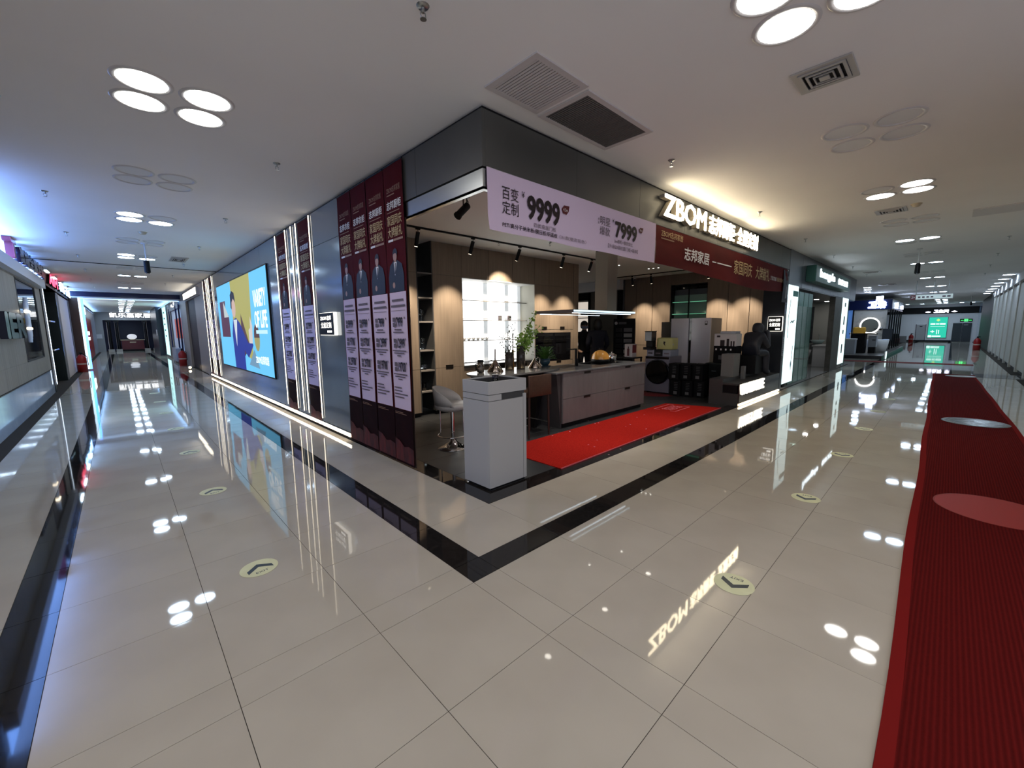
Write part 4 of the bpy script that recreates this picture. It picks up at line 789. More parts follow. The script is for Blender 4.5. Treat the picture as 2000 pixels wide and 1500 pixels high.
rw = thing('side_table', 'low dark side table behind the end of the island', 'table', (7.35, 3.42, 0.004)); obj('top', MB().box(-0.2, -0.3, 0.80, 0.2, 0.3, 0.83), M_BLACK, rw)
for sx in (-0.18, 0.18):
    for sy in (-0.28, 0.28): obj('leg', MB().box(sx - 0.015, sy - 0.015, 0, sx + 0.015, sy + 0.015, 0.80), M_BLACK, rw)
t, w, h = carton('gift_carton', 'white and red carton printed with a dark bottle shape', 'box', 7.25, 3.22, 3.42, 0.834, 1.14, 0.2, mat('white_carton', (0.55, 0.53, 0.54), 0.5))
front_bar(t, -0.03, 0.03, 0.03, 0.20, mat('bottle_print', (0.10, 0.02, 0.03), 0.5)); front_bar(t, -0.012, 0.012, 0.20, 0.25, M_INK); obj('red_side', MB().box(0.01, -w - 0.002, 0.1, 0.19, -w, h - 0.02), mat('deep_red', (0.20, 0.03, 0.035), 0.5), t)

# two tiers of black gift boxes
M_BXP = mat('box_print_grey', (0.055, 0.055, 0.06), 0.5)
for tier in range(2):
    for k in range(3):
        yy = 2.29 - 0.235*k - (0.05 if tier == 0 else 0); t, w, h = carton('gift_box', '%s black gift box from the washing machine in the %s tier' % (ORD[k], ('lower', 'upper')[tier]), 'box', 7.42 + 0.06*k, yy - 0.115, yy + 0.115, 0.005 + 0.362*tier, 0.362 + 0.362*tier, 0.34, M_CARTON, 'black gift boxes in the %s tier' % ('lower', 'upper')[tier])
        for j in range(5): front_bar(t, -0.06, 0.02, h*(0.42 + 0.1*j), h*(0.45 + 0.1*j), M_BXP)
        front_bar(t, -0.05, 0.03, h*0.12, h*0.30, mat('box_print_light', (0.10, 0.10, 0.105), 0.5))
M_DG = noisy('dark_green_carton', (0.007, 0.010, 0.010), (0.010, 0.014, 0.0135), (8, 8, 8), rough=0.5, spec=0.2)
for (a, b, c, d, X, lb) in ((1.63, 2.02 - 0.225, 0.005, 0.36, 7.9, 'dark green carton at floor level beside the gift boxes'), (1.40, 1.625, 0.005, 0.36, 7.9, 'dark green carton at floor level behind the lit bench'), (1.42, 1.93 - 0.13, 0.364, 0.735, 7.9, 'long dark green carton with faint lettering in the second tier'), (1.37, 1.415, 0.364, 0.735, 8.3, 'dark green carton in the second tier behind the bench'), (1.37, 1.395, 0.005, 0.36, 8.4, 'dark green carton hidden low behind the bench')):
    t, w, h = carton('dark_carton', lb, 'box', X, a, b, c, d, 0.45, M_DG); front_bar(t, -w*0.25, w*0.25, h*0.52, h*0.57, mat('carton_letter', (0.07, 0.085, 0.085), 0.5)); front_bar(t, -w*0.98, w*0.98, h*0.965, h*0.975, mat('carton_rim', (0.04, 0.05, 0.05), 0.4))
t, w, h = carton('appliance_carton', 'black carton with a white panel of appliance silhouettes', 'box', 8.06, 1.24, 1.70, 0.738, 1.10, 0.34, M_CARTON)
for k in range(4): front_bar(t, 0.16 - 0.1*k, 0.19 - 0.1*k, h*0.76, h*0.86, M_WINK)
front_bar(t, 0.03, 0.12, h*0.2, h*0.45, M_BXP)
t, w, h = carton('picture_carton', 'white printed carton with dark appliance silhouettes on the black one', 'box', 8.07, 1.25, 1.70, 1.102, 1.37, 0.33, mat('white_carton', (0.55, 0.53, 0.54), 0.5))
for k, (yy, ww, hh) in enumerate(((0.05, 0.045, 0.13), (-0.06, 0.025, 0.16), (-0.13, 0.014, 0.11), (-0.18, 0.014, 0.11))): front_bar(t, yy - ww, yy + ww, 0.0, hh, M_INK)
front_bar(t, 0.10, 0.17, 0.19, 0.23, M_INK)
t, w, h = carton('flat_carton', 'thin pale blue flat box lying on the printed carton', 'box', 8.12, 1.28, 1.60, 1.372, 1.42, 0.28, mat('pale_blue_box', (0.42, 0.44, 0.50), 0.5))

# ================================================================== LIT BENCH
bn = thing('lit_bench', 'dark stepped display bench with glowing letters on its front', 'bench', (7.03, 0.80, 0.004))
M_BN = mat('bench_grey', (0.055, 0.053, 0.052), 0.4); M_BNF = mat('bench_front_gloss', (0.05, 0.047, 0.045), 0.12, 0.3)
obj('back_block', MB().box(0.0, 0.31, 0, 2.64, 0.56, 0.50), M_BN, bn)
obj('top_slab', MB().box(0.0, 0.02, 0.40, 2.64, 0.31, 0.435).box(0.0, 0.02, 0.0, 2.64, 0.31, 0.235), M_BN, bn)
obj('recess', MB().box(0.05, 0.06, 0.235, 2.60, 0.31, 0.40), M_BLACK, bn)
obj('front_panel', MB().box(0.0, 0.0, 0.055, 2.64, 0.02, 0.435), M_BNF, bn)
obj('light_strip', MB().box(0.0, -0.012, 0.012, 2.66, 0.012, 0.045), glow('bench_strip_glow', (1.0, 0.80, 0.52), 7.0), bn)
lt = text('letters', 'VARIETYLIFE', bn, 0.06, 0.0, 1.42, 0.205, glow('bench_letter_glow', (1.0, 0.90, 0.72), 7.0), 0, 0.02, 0.012); lt.location = (0.04, -0.001, 0.215); lt.rotation_euler = rot_of('S')
gb = thing('grey_print_box', 'pale grey printed box standing on the bench', 'box', (7.55, 1.10, 0.505))
obj('carton', MB().box(0, 0, 0, 0.34, 0.24, 0.46), mat('pale_grey_box', (0.17, 0.165, 0.16), 0.6), gb); obj('line_print', MB().box(-0.002, 0.05, 0.1, 0, 0.18, 0.12).box(-0.002, 0.08, 0.25, 0, 0.19, 0.26).box(0.05, -0.002, 0.2, 0.25, 0, 0.21).box(0.1, -0.002, 0.08, 0.3, 0, 0.09), mat('faint_print', (0.17, 0.165, 0.16), 0.6), gb)
gb2 = thing('grey_print_box', 'smaller pale box leaning against the larger grey one', 'box', (7.92, 1.02, 0.44)); obj('carton', MB().box(0, 0, 0, 0.12, 0.06, 0.26), mat('pale_grey_box', (0.17, 0.165, 0.16), 0.6), gb2); obj('line_print', MB().box(0.02, -0.002, 0.08, 0.1, 0, 0.18), mat('faint_print', (0.17, 0.165, 0.16), 0.6), gb2)
sc_ = thing('seat_block', 'plain black block serving as the seat of the sculpture', 'plinth block', (8.62, 1.10, 0.505)); obj('block', MB().rbox(-0.26, -0.16, 0, 0.24, 0.24, 0.40, 0.008, 1), M_BLACK, sc_); obj('foot', MB().box(-0.24, -0.14, -0.003, 0.22, 0.22, 0.0), M_BLACK, sc_)
# plain seated figure, a generic stand-in
M_FIG = mat('slate_matt', (0.026, 0.027, 0.038), 0.5)
fv = [(0, 0, 0.98), (0.06, 0, 1.14), (0.14, 0, 1.30), (0.19, 0, 1.39), (0.26, 0, 1.47), (0.30, 0, 1.62),
      (0.16, -0.17, 1.33), (0.38, -0.17, 1.08), (0.50, -0.09, 1.36), (0.50, -0.05, 1.46),
      (0.16, 0.17, 1.33), (0.38, 0.17, 1.08), (0.50, 0.09, 1.36), (0.50, 0.05, 1.46),
      (0.06, -0.11, 0.98), (0.40, -0.12, 0.96), (0.42, -0.12, 0.56), (0.55, -0.13, 0.50),
      (0.06, 0.11, 0.98), (0.40, 0.12, 0.96), (0.42, 0.12, 0.56), (0.55, 0.13, 0.50)]
fe = [(0,1),(1,2),(2,3),(3,4),(4,5),(2,6),(6,7),(7,8),(8,9),(2,10),(10,11),(11,12),(12,13),(0,14),(14,15),(15,16),(16,17),(0,18),(18,19),(19,20),(20,21)]
frr = [0.17, 0.155, 0.165, 0.08, 0.13, 0.12, 0.085, 0.062, 0.05, 0.055, 0.085, 0.062, 0.05, 0.055, 0.11, 0.095, 0.075, 0.055, 0.11, 0.095, 0.075, 0.055]
sf = thing('seated_sculpture', 'plain dark slate seated figure sculpture with its hands raised to its face', 'sculpture', (8.62, 1.12, 0.0), -0.25)
so = skin('figure', fv, fe, frr, [M_FIG], sf, 2); so.location = (-0.05, 0, -0.02)

# ================================================================== PEOPLE
def person(loc, face_rot, label, hgt, jacket, hairmat, mask=False, long_hair=False):
    t = thing('person', label, 'person', loc, face_rot); k = hgt/1.72
    v = [(0,0,0.95),(0,0,1.14),(0,0.005,1.32),(0,0.01,1.46),(0,0.0,1.53),(0,-0.02,1.59),(0,-0.012,1.655)]
    e = [(0,1),(1,2),(2,3),(3,4),(4,5),(5,6)]; r = [0.155, 0.15, 0.165, 0.085, 0.055, 0.082, 0.085]
    for s in (-1, 1):
        i = len(v); v += [(s*0.18,0.0,1.405),(s*0.245,0.02,1.14),(s*0.20,-0.17,0.98),(s*0.17,-0.25,0.96)]; e += [(2,i),(i,i+1),(i+1,i+2),(i+2,i+3)]; r += [0.082, 0.062, 0.038, 0.034]
        h = i + 3; px, py, pz = v[h]
        for q, (dx, dz, L) in enumerate(((-0.030, 0.004, 0.055), (-0.011, 0.006, 0.062), (0.009, 0.004, 0.058), (0.028, 0.0, 0.045))):
            j = len(v); v += [(px + dx, py - 0.045, pz + dz), (px + dx, py - 0.045 - L*0.8, pz + dz - 0.022)]; e += [(h, j), (j, j+1)]; r += [0.009, 0.0075]
        j = len(v); v += [(px - s*0.04, py - 0.012, pz + 0.01), (px - s*0.06, py - 0.05, pz + 0.004)]; e += [(h, j), (j, j+1)]; r += [0.011, 0.008]
        i = len(v); v += [(s*0.10,0.0,0.90),(s*0.11,-0.005,0.50),(s*0.11,0.03,0.10),(s*0.12,-0.12,0.045)]; e += [(0,i),(i,i+1),(i+1,i+2),(i+2,i+3)]; r += [0.105, 0.072, 0.052, 0.042]
    v = [(a*k, b*k, c*k) for a, b, c in v]; r = [x*k for x in r]
    skin_m = mat('skin', (0.42, 0.26, 0.19), 0.55)
    o = skin('body', v, e, r, [jacket, skin_m, mat('dark_trousers', (0.012, 0.012, 0.015), 0.8)], t, 2)
    for p in o.data.polygons:
        c = p.center/k; p.material_index = 1 if c.z > 1.525 or (c.y < -0.20 and 0.8 < c.z < 1.05) else (2 if c.z < 0.88 else 0)
    hm = MB().sphere((0, 0.012*k, 1.655*k), 0.100*k, 0.108*k, 0.105*k, 20, 12, -0.05, 1.0)
    if long_hair: hm.sphere((0, 0.03*k, 1.60*k), 0.112*k, 0.10*k, 0.17*k, 20, 12, -0.9, 0.9)
    else: hm.sphere((0, 0.035*k, 1.63*k), 0.098*k, 0.085*k, 0.12*k, 18, 10, -0.6, 0.9)
    obj('hair', hm, hairmat, t)
    obj('nose', MB().sphere((0, -0.105*k, 1.605*k), 0.014*k, 0.018*k, 0.022*k, 10, 8), skin_m, t)
    for s in (-1, 1):
        obj('ear', MB().sphere((s*0.088*k, 0.0, 1.615*k), 0.012*k, 0.022*k, 0.03*k, 10, 8), skin_m, t)
        obj('eye', MB().sphere((s*0.033*k, -0.092*k, 1.635*k), 0.014*k, 0.010*k, 0.008*k, 10, 8), M_BLACK, t)
    if mask:
        mk = MB(); vs = []; N = 10
        for i in range(N + 1):
            a = math.radians(-160 + 140*i/N)
            for z, rr2 in ((1.545, 0.080), (1.565, 0.098), (1.60, 0.101), (1.615, 0.094)): vs.append((rr2*k*math.cos(a), (rr2*1.16*math.sin(a) - 0.008)*k, z*k))
        mk.add(vs, [(i*4+j, (i+1)*4+j, (i+1)*4+j+1, i*4+j+1) for i in range(N) for j in range(3)], True); obj('face_mask', mk, mat('blue_grey_mask', (0.16, 0.20, 0.28), 0.8), t)
    else: obj('mouth', MB().sphere((0, -0.097*k, 1.565*k), 0.022*k, 0.008*k, 0.006*k, 10, 6), mat('lip', (0.3, 0.12, 0.1), 0.5), t)
    return t
person((7.12, 4.10, 0.004), math.radians(135), 'person in a dark navy coat with dark hair seen from behind at the island', 1.715, mat('navy_coat', (0.006, 0.007, 0.016), 0.85), mat('black_hair', (0.004, 0.004, 0.005), 0.5), long_hair=True)
person((7.28, 4.62, 0.004), math.radians(-38), 'person in black clothes wearing a face mask, standing beside the cabinet end', 1.67, mat('black_clothes', (0.006, 0.006, 0.007), 0.85), mat('black_hair', (0.004, 0.004, 0.005), 0.5), mask=True)

# sample rack
rk = thing('sample_rack', 'tall black rack of white countertop samples', 'display rack', (8.45, 4.18, 0.004), math.radians(14))
obj('board', MB().box(0.0, -0.29, 0, 0.04, 0.29, 1.76), M_BLACK, rk)
obj('base', MB().box(-0.12, -0.29, 0, 0.20, 0.29, 0.04), M_BLACK, rk)
for k in range(9):
    z = 0.25 + 0.145*k
    obj('sample', MB().box(-0.02, -0.22, z, 0.0, 0.0, z + 0.10), mat('sample_%d' % (k % 3), ((0.20, 0.20, 0.20), (0.30, 0.30, 0.29), (0.13, 0.13, 0.14))[k % 3], 0.4), rk)
    obj('sample', MB().box(-0.02, 0.06, z, 0.0, 0.22, z + 0.10), mat('sample_dark', (0.018, 0.018, 0.02), 0.3), rk)
obj('logo', MB().cyl((-0.004, 0.22, 1.64), (0.0, 0.22, 1.64), 0.042, n=20), mat('logo_grey', (0.42, 0.42, 0.42), 0.5), rk); front_bar(rk, -0.06, 0.15, 1.61, 1.67, mat('logo_dim', (0.08, 0.08, 0.08), 0.5))
# ================================================================== HANGING BANNERS
M_BRED = noisy('banner_dark_red', (0.062, 0.004, 0.006), (0.074, 0.005, 0.007), (3, 3, 3), rough=0.7, spec=0.08)
M_BDARK = noisy('banner_maroon_black', (0.012, 0.003, 0.004), (0.018, 0.004, 0.005), (4, 4, 4), rough=0.7, spec=0.08)
M_WAVE = noisy('banner_red_wave', (0.030, 0.003, 0.004), (0.12, 0.010, 0.010), (14, 3, 3), rough=0.6)
def wavy_sheet(w, z0, z1, n=14, amp=0.004, ph=0.0, zo=0.0, x0=None):
    b = MB(); vs = []; x0 = -w/2 if x0 is None else x0
    for j in range(n + 1):
        y = z0 + (z1 - z0)*j/n
        for i in range(5):
            vs.append((x0 + w*i/4, y, zo + amp*math.sin(y*5 + ph + i*0.8)))
    b.add(vs, [(j*5+i, j*5+i+1, (j+1)*5+i+1, (j+1)*5+i) for j in range(n) for i in range(4)], True); return b
def hanging_banner(label, y_c, w, wardrobe, x=0.785, group=None, z_off=0.0, amp=0.003, full=True):
    t = thing('hanging_banner', label, 'banner', (x, y_c, 0.03 + z_off), 'W', group=group)
    ph = rnd.uniform(0, 6); hw = w/2
    sh = MB(); S = wavy_sheet(w, 0.62, 3.17, 16, amp, ph); sh.add(S.v, S.f, True)
    o = obj('sheet', sh, M_BRED, t)
    obj('lower_sheet', wavy_sheet(w, 0.0, 0.62, 6, amp, ph), M_BDARK, t)
    obj('top_rod', MB().cyl((-hw, 3.175, 0), (hw, 3.175, 0), 0.008, n=8), M_BLACK, t)
    Z = amp + 0.003
    text('brand_line', 'ZBOM志邦家居', t, -hw*0.66, 2.90, w*0.70, 0.060, M_GOLDDIM, Z); bars('fine_print', t, [(-hw*0.66, 2.875, w*0.4, 0.010)], M_GOLDDIM, Z)
    text('title', '志邦衣柜' if wardrobe else '志邦厨柜', t, -hw*0.72, 2.735, w*0.76, 0.085, M_WINK, Z, bold=0.02); bars('fine_print', t, [(-hw*0.70, 2.705, w*0.66, 0.008)], M_GOLDDIM, Z)
    text('slogan', '家国同庆', t, -hw*0.72, 2.575, w*0.76, 0.105, M_GOLD, Z, bold=0.008); text('slogan', '大牌献礼', t, -hw*0.70, 2.455, w*0.76, 0.105, M_GOLD, Z, bold=0.008)
    bars('fine_print', t, [(-hw*0.70, 2.415, w*0.26, 0.022)], M_WINK, Z); bars('fine_print', t, [(-hw*0.15, 2.415, w*0.50, 0.022)], M_GOLDDIM, Z)
    # printed portrait: generic suited man
    cx = -0.01
    suit = [(cx-0.155, 1.895), (cx+0.165, 1.895), (cx+0.17, 2.06), (cx+0.135, 2.17), (cx+0.05, 2.215), (cx-0.04, 2.215), (cx-0.12, 2.17), (cx-0.155, 2.05)]
    P = obj('portrait_print', MB().poly([(a, b, 0) for a, b in suit]), mat('suit_print', (0.012, 0.013, 0.022), 0.6), t); P.location.z = Z
    q = obj('shirt_print', MB().poly([(cx-0.035, 2.20, 0), (cx-0.015, 2.06, 0), (cx+0.03, 2.20, 0)]), M_WINK, P); q.location.z = 0.0004
    q = obj('tie_print', MB().poly([(cx-0.012, 2.19, 0), (cx-0.018, 2.08, 0), (cx-0.002, 2.08, 0), (cx+0.008, 2.19, 0)]), M_INK, P); q.location.z = 0.0008
    q = obj('face_print', MB().disc((cx-0.005, 2.262), 0.040, 18, 0, 0.056), mat('face_print', (0.38, 0.22, 0.18), 0.6), P); q.location.z = 0.0004
    q = obj('hair_print', MB().poly([(cx-0.048, 2.262, 0), (cx-0.036, 2.285, 0), (cx+0.002, 2.292, 0), (cx+0.024, 2.284, 0), (cx+0.036, 2.262, 0), (cx+0.046, 2.29, 0), (cx+0.038, 2.325, 0), (cx+0.005, 2.342, 0), (cx-0.032, 2.332, 0), (cx-0.052, 2.30, 0)]), M_INK, P); q.location.z = 0.0008
    q = obj('neck_print', MB().poly([(cx-0.022, 2.19, 0), (cx+0.014, 2.19, 0), (cx+0.012, 2.23, 0), (cx-0.02, 2.23, 0)]), mat('face_print', (0.38, 0.22, 0.18), 0.6), P); q.location.z = 0.0002
    q = obj('hand_print', MB().disc((cx-0.05, 1.965), 0.026, 12, 0, 0.032), mat('face_print', (0.38, 0.22, 0.18), 0.6), P); q.location.z = 0.0004
    # pink price sheet
    pw = w*0.90
    pk = obj('price_sheet', wavy_sheet(pw, 0.63, 1.89, 8, amp*0.9, ph, 0.0, -pw/2 + 0.01), M_PINK, t); pk.location.z = Z + 0.0012
    Z2 = Z*2 + 0.004; l = -pw/2 + 0.01
    bars('small_lines', t, [(l + pw*0.17, 1.795, pw*0.68, 0.022), (l + pw*0.10, 1.735, pw*0.84, 0.022), (l + pw*0.10, 1.695, pw*0.84, 0.004)], M_GREYINK, Z2)
    pr = (('9999', '19700', '29700') if wardrobe else ('7999', '12999', '19700'))
    for n, (s, yy) in enumerate(zip(pr, (1.525, 1.30, 1.045))):
        long = len(s) > 4
        text('price', s, t, l + pw*(0.36 if not long else 0.38), yy, pw*(0.38 if not long else 0.44), 0.105, M_INK, Z2, bold=0.03)
        bars('small_lines', t, [(l + pw*0.16, yy + 0.055, pw*0.16, 0.045), (l + pw*0.16, yy, pw*0.16, 0.045), (l + pw*0.84, yy + 0.085, pw*0.05, 0.02)], M_GREYINK, Z2)
        bars('small_lines', t, [(l + pw*(0.25 - 0.17*long), yy - 0.035, pw*(0.42 + 0.4*long), 0.012), (l + pw*0.16, yy - 0.062, pw*0.62, 0.012)] + ([(l + pw*0.34, yy - 0.09, pw*0.25, 0.012)] if n else []), M_GREYINK, Z2)
    bars('small_lines', t, [(l + pw*0.08, 0.86 - 0.035*k, pw*(0.45, 0.48, 0.80, 0.58)[k], 0.013) for k in range(4)], M_GREYINK, Z2)
    bars('fine_print', t, [(l, 0.585, pw*0.5, 0.006), (l, 0.570, pw*0.7, 0.006)], M_GOLDDIM, Z)
    wv = MB().poly([(-hw, 0.03, 0), (hw, 0.03, 0), (hw, 0.20, 0), (hw*0.5, 0.22, 0), (0, 0.20, 0), (-hw*0.5, 0.26, 0), (-hw, 0.28, 0)]); q = obj('wave_print', wv, M_WAVE, t); q.location.z = Z
    return t
near = 'tall dark red price banner hanging in the side opening, '
hanging_banner(near + 'beside the open showroom', 2.215, 0.40, False, 0.778)
hanging_banner(near + 'second from the showroom', 2.640, 0.415, False, 0.781)
hanging_banner(near + 'third from the showroom', 3.070, 0.415, True, 0.778)
hanging_banner(near + 'beside the blue-grey wall', 3.500, 0.41, True, 0.781)
hanging_banner('narrow price banner between light strips, next to the small lit sign', 5.135, 0.52, False, 0.796, amp=0.001)
hanging_banner('narrow price banner between light strips, next to the wall screen', 6.33, 0.52, True, 0.796, amp=0.001)
hanging_banner('narrow price banner in the far strip group, close to the wall screen', 14.07, 0.5, False, 0.796, amp=0.001)
hanging_banner('narrow price banner in the far strip group, at the wall end', 15.25, 0.5, True, 0.796, amp=0.001)
sl = thing('banner_backing', 'dark hanging cloth behind the four side banners', 'cloth', (0.80, 2.87, 0.03)); obj('cloth', MB().box(0, -0.85, 0.0, 0.006, 0.85, 2.62), mat('backing_brown', (0.06, 0.035, 0.028), 0.8), sl); obj('hem_rod', MB().cyl((0.003, -0.85, 0.0), (0.003, 0.85, 0.0), 0.006, n=8), M_BLACK, sl)

# ================================================================== LIGHT STRIPS ON THE SIDE WALL
M_STRIP = glow('warm_strip_glow', (1.0, 0.86, 0.66), 4.2)
def strip(y, lb):
    t = thing('light_strip', lb, 'light strip', (0.80, y, 0.16), group='vertical light strips on the side wall')
    obj('channel', MB().box(-0.012, -0.016, 0, 0, 0.016, 3.06), M_STEEL, t); obj('diffuser', MB().box(-0.018, -0.012, 0.005, -0.012, 0.012, 3.055), M_STRIP, t)
for k, y in enumerate((4.82, 5.45, 5.70, 6.02, 6.64)): strip(y, '%s vertical warm light strip from the small lit sign' % ORD[k])
for k, y in enumerate((13.76, 14.38, 14.66, 14.95, 15.55)): strip(y, '%s vertical warm light strip beyond the wall screen' % ORD[k])
bl = thing('base_light', 'long warm light strip along the foot of the blue-grey wall', 'light strip', (0.80, 9.7, 0.06))
obj('channel', MB().box(-0.014, -5.98, -0.006, -0.001, 5.9, 0.05), M_STEEL, bl); obj('diffuser', MB().box(-0.026, -5.97, 0.0, -0.014, 5.9, 0.038), glow('base_strip_glow', (1.0, 0.84, 0.62), 9.0), bl)

# ================================================================== WALL SCREEN
S = thing('wall_screen', 'large glowing blue wall screen with a suited man and the words VARIETY OF LIFE', 'screen', (0.80, 10.14, 0.60), 'W')
W, HH = 5.54, 2.20; K = 1.2
def scol(n, c, s=1.0): return glow('screen_' + n, c, s*K)
obj('bezel', MB().box(-W/2 - 0.03, -0.03, 0.0, W/2 + 0.03, HH + 0.03, 0.03), M_BLACK, S)
obj('display', MB().box(-W/2, 0, 0.03, W/2, HH, 0.034), scol('cyan', (0.13, 0.50, 0.80)), S)
def sp(name, pts, m, z): 
    o = obj(name, MB().poly([(a*W - W/2, b*HH, 0) for a, b in pts]), m, S); o.location.z = 0.034 + z; return o
sp('olive_shape', [(0.36, 0.36), (0.70, 0.10), (0.745, 1.0), (0.36, 1.0)], scol('olive', (0.42, 0.40, 0.11), 0.85), 0.001)
sp('maroon_shape', [(0.06, 0.36), (0.27, 0.36), (0.27, 0.62), (0.20, 0.62), (0.20, 0.80), (0.06, 0.80)], scol('maroon', (0.085, 0.03, 0.06), 0.9), 0.001)
sp('white_shape', [(0.15, 0.60), (0.27, 0.60), (0.15, 0.80)], scol('pale', (0.55, 0.62, 0.62), 0.8), 0.0015)
sp('dark_triangle', [(0.50, 0.10), (0.66, 0.27), (0.53, 0.62)], scol('brown', (0.09, 0.045, 0.045), 0.9), 0.002)
sp('grey_triangle', [(0.62, 0.07), (0.80, 0.05), (0.73, 0.24)], scol('greyblue', (0.16, 0.30, 0.44), 0.9), 0.002)
sp('disc_shape', [(0.79 + 0.045*math.cos(2*math.pi*i/20), 0.36 + 0.135*math.sin(2*math.pi*i/20)) for i in range(20)], scol('olive2', (0.36, 0.33, 0.12), 0.85), 0.002)
sp('disc_half', [(0.79 + 0.045*math.cos(math.pi*i/12), 0.36 + 0.135*math.sin(math.pi*i/12)) for i in range(13)], scol('brown', (0.09, 0.045, 0.045), 0.9), 0.0025)
suit = sp('printed_suit', [(0.33, 0.0), (0.55, 0.0), (0.55, 0.22), (0.62, 0.14), (0.72, 0.28), (0.70, 0.34), (0.63, 0.30), (0.50, 0.52), (0.43, 0.58), (0.36, 0.56), (0.32, 0.40)], scol('suit_blue', (0.018, 0.035, 0.28), 0.9), 0.003)
sp('printed_shirt', [(0.37, 0.56), (0.40, 0.25), (0.45, 0.56)], scol('shirt', (0.60, 0.66, 0.72), 0.9), 0.0035)
sp('printed_face', [(0.395 + 0.045*math.cos(2*math.pi*i/20), 0.69 + 0.105*math.sin(2*math.pi*i/20)) for i in range(20)], scol('face', (0.58, 0.42, 0.36), 0.9), 0.004)
sp('printed_hair', [(0.335, 0.70), (0.34, 0.85), (0.38, 0.89), (0.43, 0.86), (0.445, 0.75), (0.40, 0.80), (0.365, 0.76), (0.355, 0.68)], scol('hair', (0.012, 0.015, 0.035), 0.9), 0.0045)
sp('printed_hand', [(0.655, 0.30), (0.715, 0.30), (0.73, 0.48), (0.70, 0.58), (0.69, 0.46), (0.66, 0.44)], scol('hand', (0.62, 0.56, 0.54), 0.9), 0.004)
MW = scol('white', (0.85, 0.95, 1.0), 1.15)
text('headline', 'VARIETY', S, W*0.285, HH*0.655, W*0.185, HH*0.165, MW, 0.038, bold=0.03); text('headline', 'OF LIFE', S, W*0.285, HH*0.455, W*0.185, HH*0.165, MW, 0.038, bold=0.03)
bars('tag_line', S, [(W*0.29, HH*0.40, W*0.17, HH*0.035)], scol('paleline', (0.5, 0.75, 0.85)), 0.038)
text('brand_line', 'ZBOM志邦家居', S, W*0.245, HH*0.10, W*0.20, HH*0.085, MW, 0.038, bold=0.02)

# small lit sign boxes
def small_sign(loc, face, w, h, label):
    t = thing('sign_box', label, 'sign', loc, face)
    obj('case', MB().rbox(-w/2, -h/2, 0.002, w/2, h/2, 0.05, 0.006, 1), glow('sign_case_glow', (1.0, 0.93, 0.82), 2.4), t)
    obj('face_plate', MB().box(-w/2 + 0.006, -h/2 + 0.006, 0.048, w/2 - 0.006, h/2 - 0.006, 0.054), M_BLACK, t); m = glow('sign_letter_glow', (1.0, 0.95, 0.88), 3.0)
    text('lettering', 'ZBOM·志邦', t, -w*0.40, h*0.16, w*0.74, h*0.20, m, 0.055, bold=0.01); text('lettering', '全屋定制', t, -w*0.38, -h*0.18, w*0.72, h*0.26, m, 0.055)
    bars('small_line', t, [(w*0.05, -h*0.38, w*0.30, h*0.09)], m, 0.055)
small_sign((0.80, 4.27, 1.62), 'W', 0.56, 0.32, 'small black lit sign with white lettering on the blue-grey wall')
small_sign((9.70, 0.96, 1.57), 'W', 0.30, 0.34, 'small black lit sign on the end pier by the sculpture')
npap = thing('notice_sheet', 'white paper notice stuck on the dark end pier', 'notice', (9.78, 0.80, 1.05), 'S'); obj('paper', MB().box(-0.06, -0.22, 0, 0.06, 0.22, 0.002), mat('notice_paper', (0.35, 0.37, 0.42), 0.7), npap); bars('text_lines', npap, [(-0.045, 0.15 - 0.05*k, 0.09, 0.015) for k in range(7)], M_GREYINK, 0.003)
npap2 = thing('notice_sheet', 'blue-white poster on the end pier above the lit sign', 'notice', (9.78, 0.80, 1.98), 'S'); obj('paper', MB().box(-0.06, -0.18, 0, 0.06, 0.18, 0.002), mat('notice_blue', (0.28, 0.32, 0.45), 0.7), npap2); bars('text_lines', npap2, [(-0.04, 0.1 - 0.08*k, 0.08, 0.02) for k in range(3)], M_GREYINK, 0.003)

# ================================================================== BANNERS OVER THE FRONT OPENING
pb = thing('price_banner', 'pink price banner hung over the front opening, reading 9999 and 7999', 'banner', (0.835, 0.79, 2.325), 'S')
PW, PH = 2.745, 0.475
b = MB(); vs = []
for i in range(21):
    x = PW*i/20
    for j in range(5): vs.append((x + (0.02 if i == 0 and j == 0 else 0), PH*j/4 - (0.0 if j else 0.004*math.sin(i*0.9)), 0.004*math.sin(i*0.55 + j)))
b.add(vs, [(i*5+j, (i+1)*5+j, (i+1)*5+j+1, i*5+j+1) for i in range(20) for j in range(4)], True); obj('sheet', b, M_PINK, pb)
obj('top_batten', MB().box(0, PH - 0.006, -0.012, PW, PH + 0.004, -0.005), M_STEEL, pb)
Z = 0.008
# left block: measured layout in metres from the lower left
text('words', '百变', pb, 0.155, 0.262, 0.19, 0.105, M_INK, Z); text('words', '定制', pb, 0.155, 0.145, 0.19, 0.105, M_INK, Z)
text('currency', '¥', pb, 0.385, 0.315, 0.035, 0.052, M_INK, Z); text('price', '9999', pb, 0.45, 0.150, 0.44, 0.205, M_INK, Z, bold=0.035)
def leafmark(x, y, w, h, s):
    obj('leaf_mark', MB().poly([(x, y + h*0.5, 0), (x + w*0.3, y + h*0.95, 0), (x + w, y + h, 0), (x + w*0.92, y + h*0.4, 0), (x + w*0.62, y, 0), (x + w*0.18, y + h*0.08, 0)]), mat('leaf_maroon', (0.10, 0.012, 0.014), 0.6), pb).location.z = Z
    text('leaf_text', s, pb, x + w*0.2, y + h*0.32, w*0.58, h*0.34, M_WINK, Z + 0.001)
leafmark(0.915, 0.275, 0.115, 0.085, '4.5m'); 
text('small_words', '四类高端门板', pb, 0.535, 0.092, 0.30, 0.040, M_GREYINK, Z)
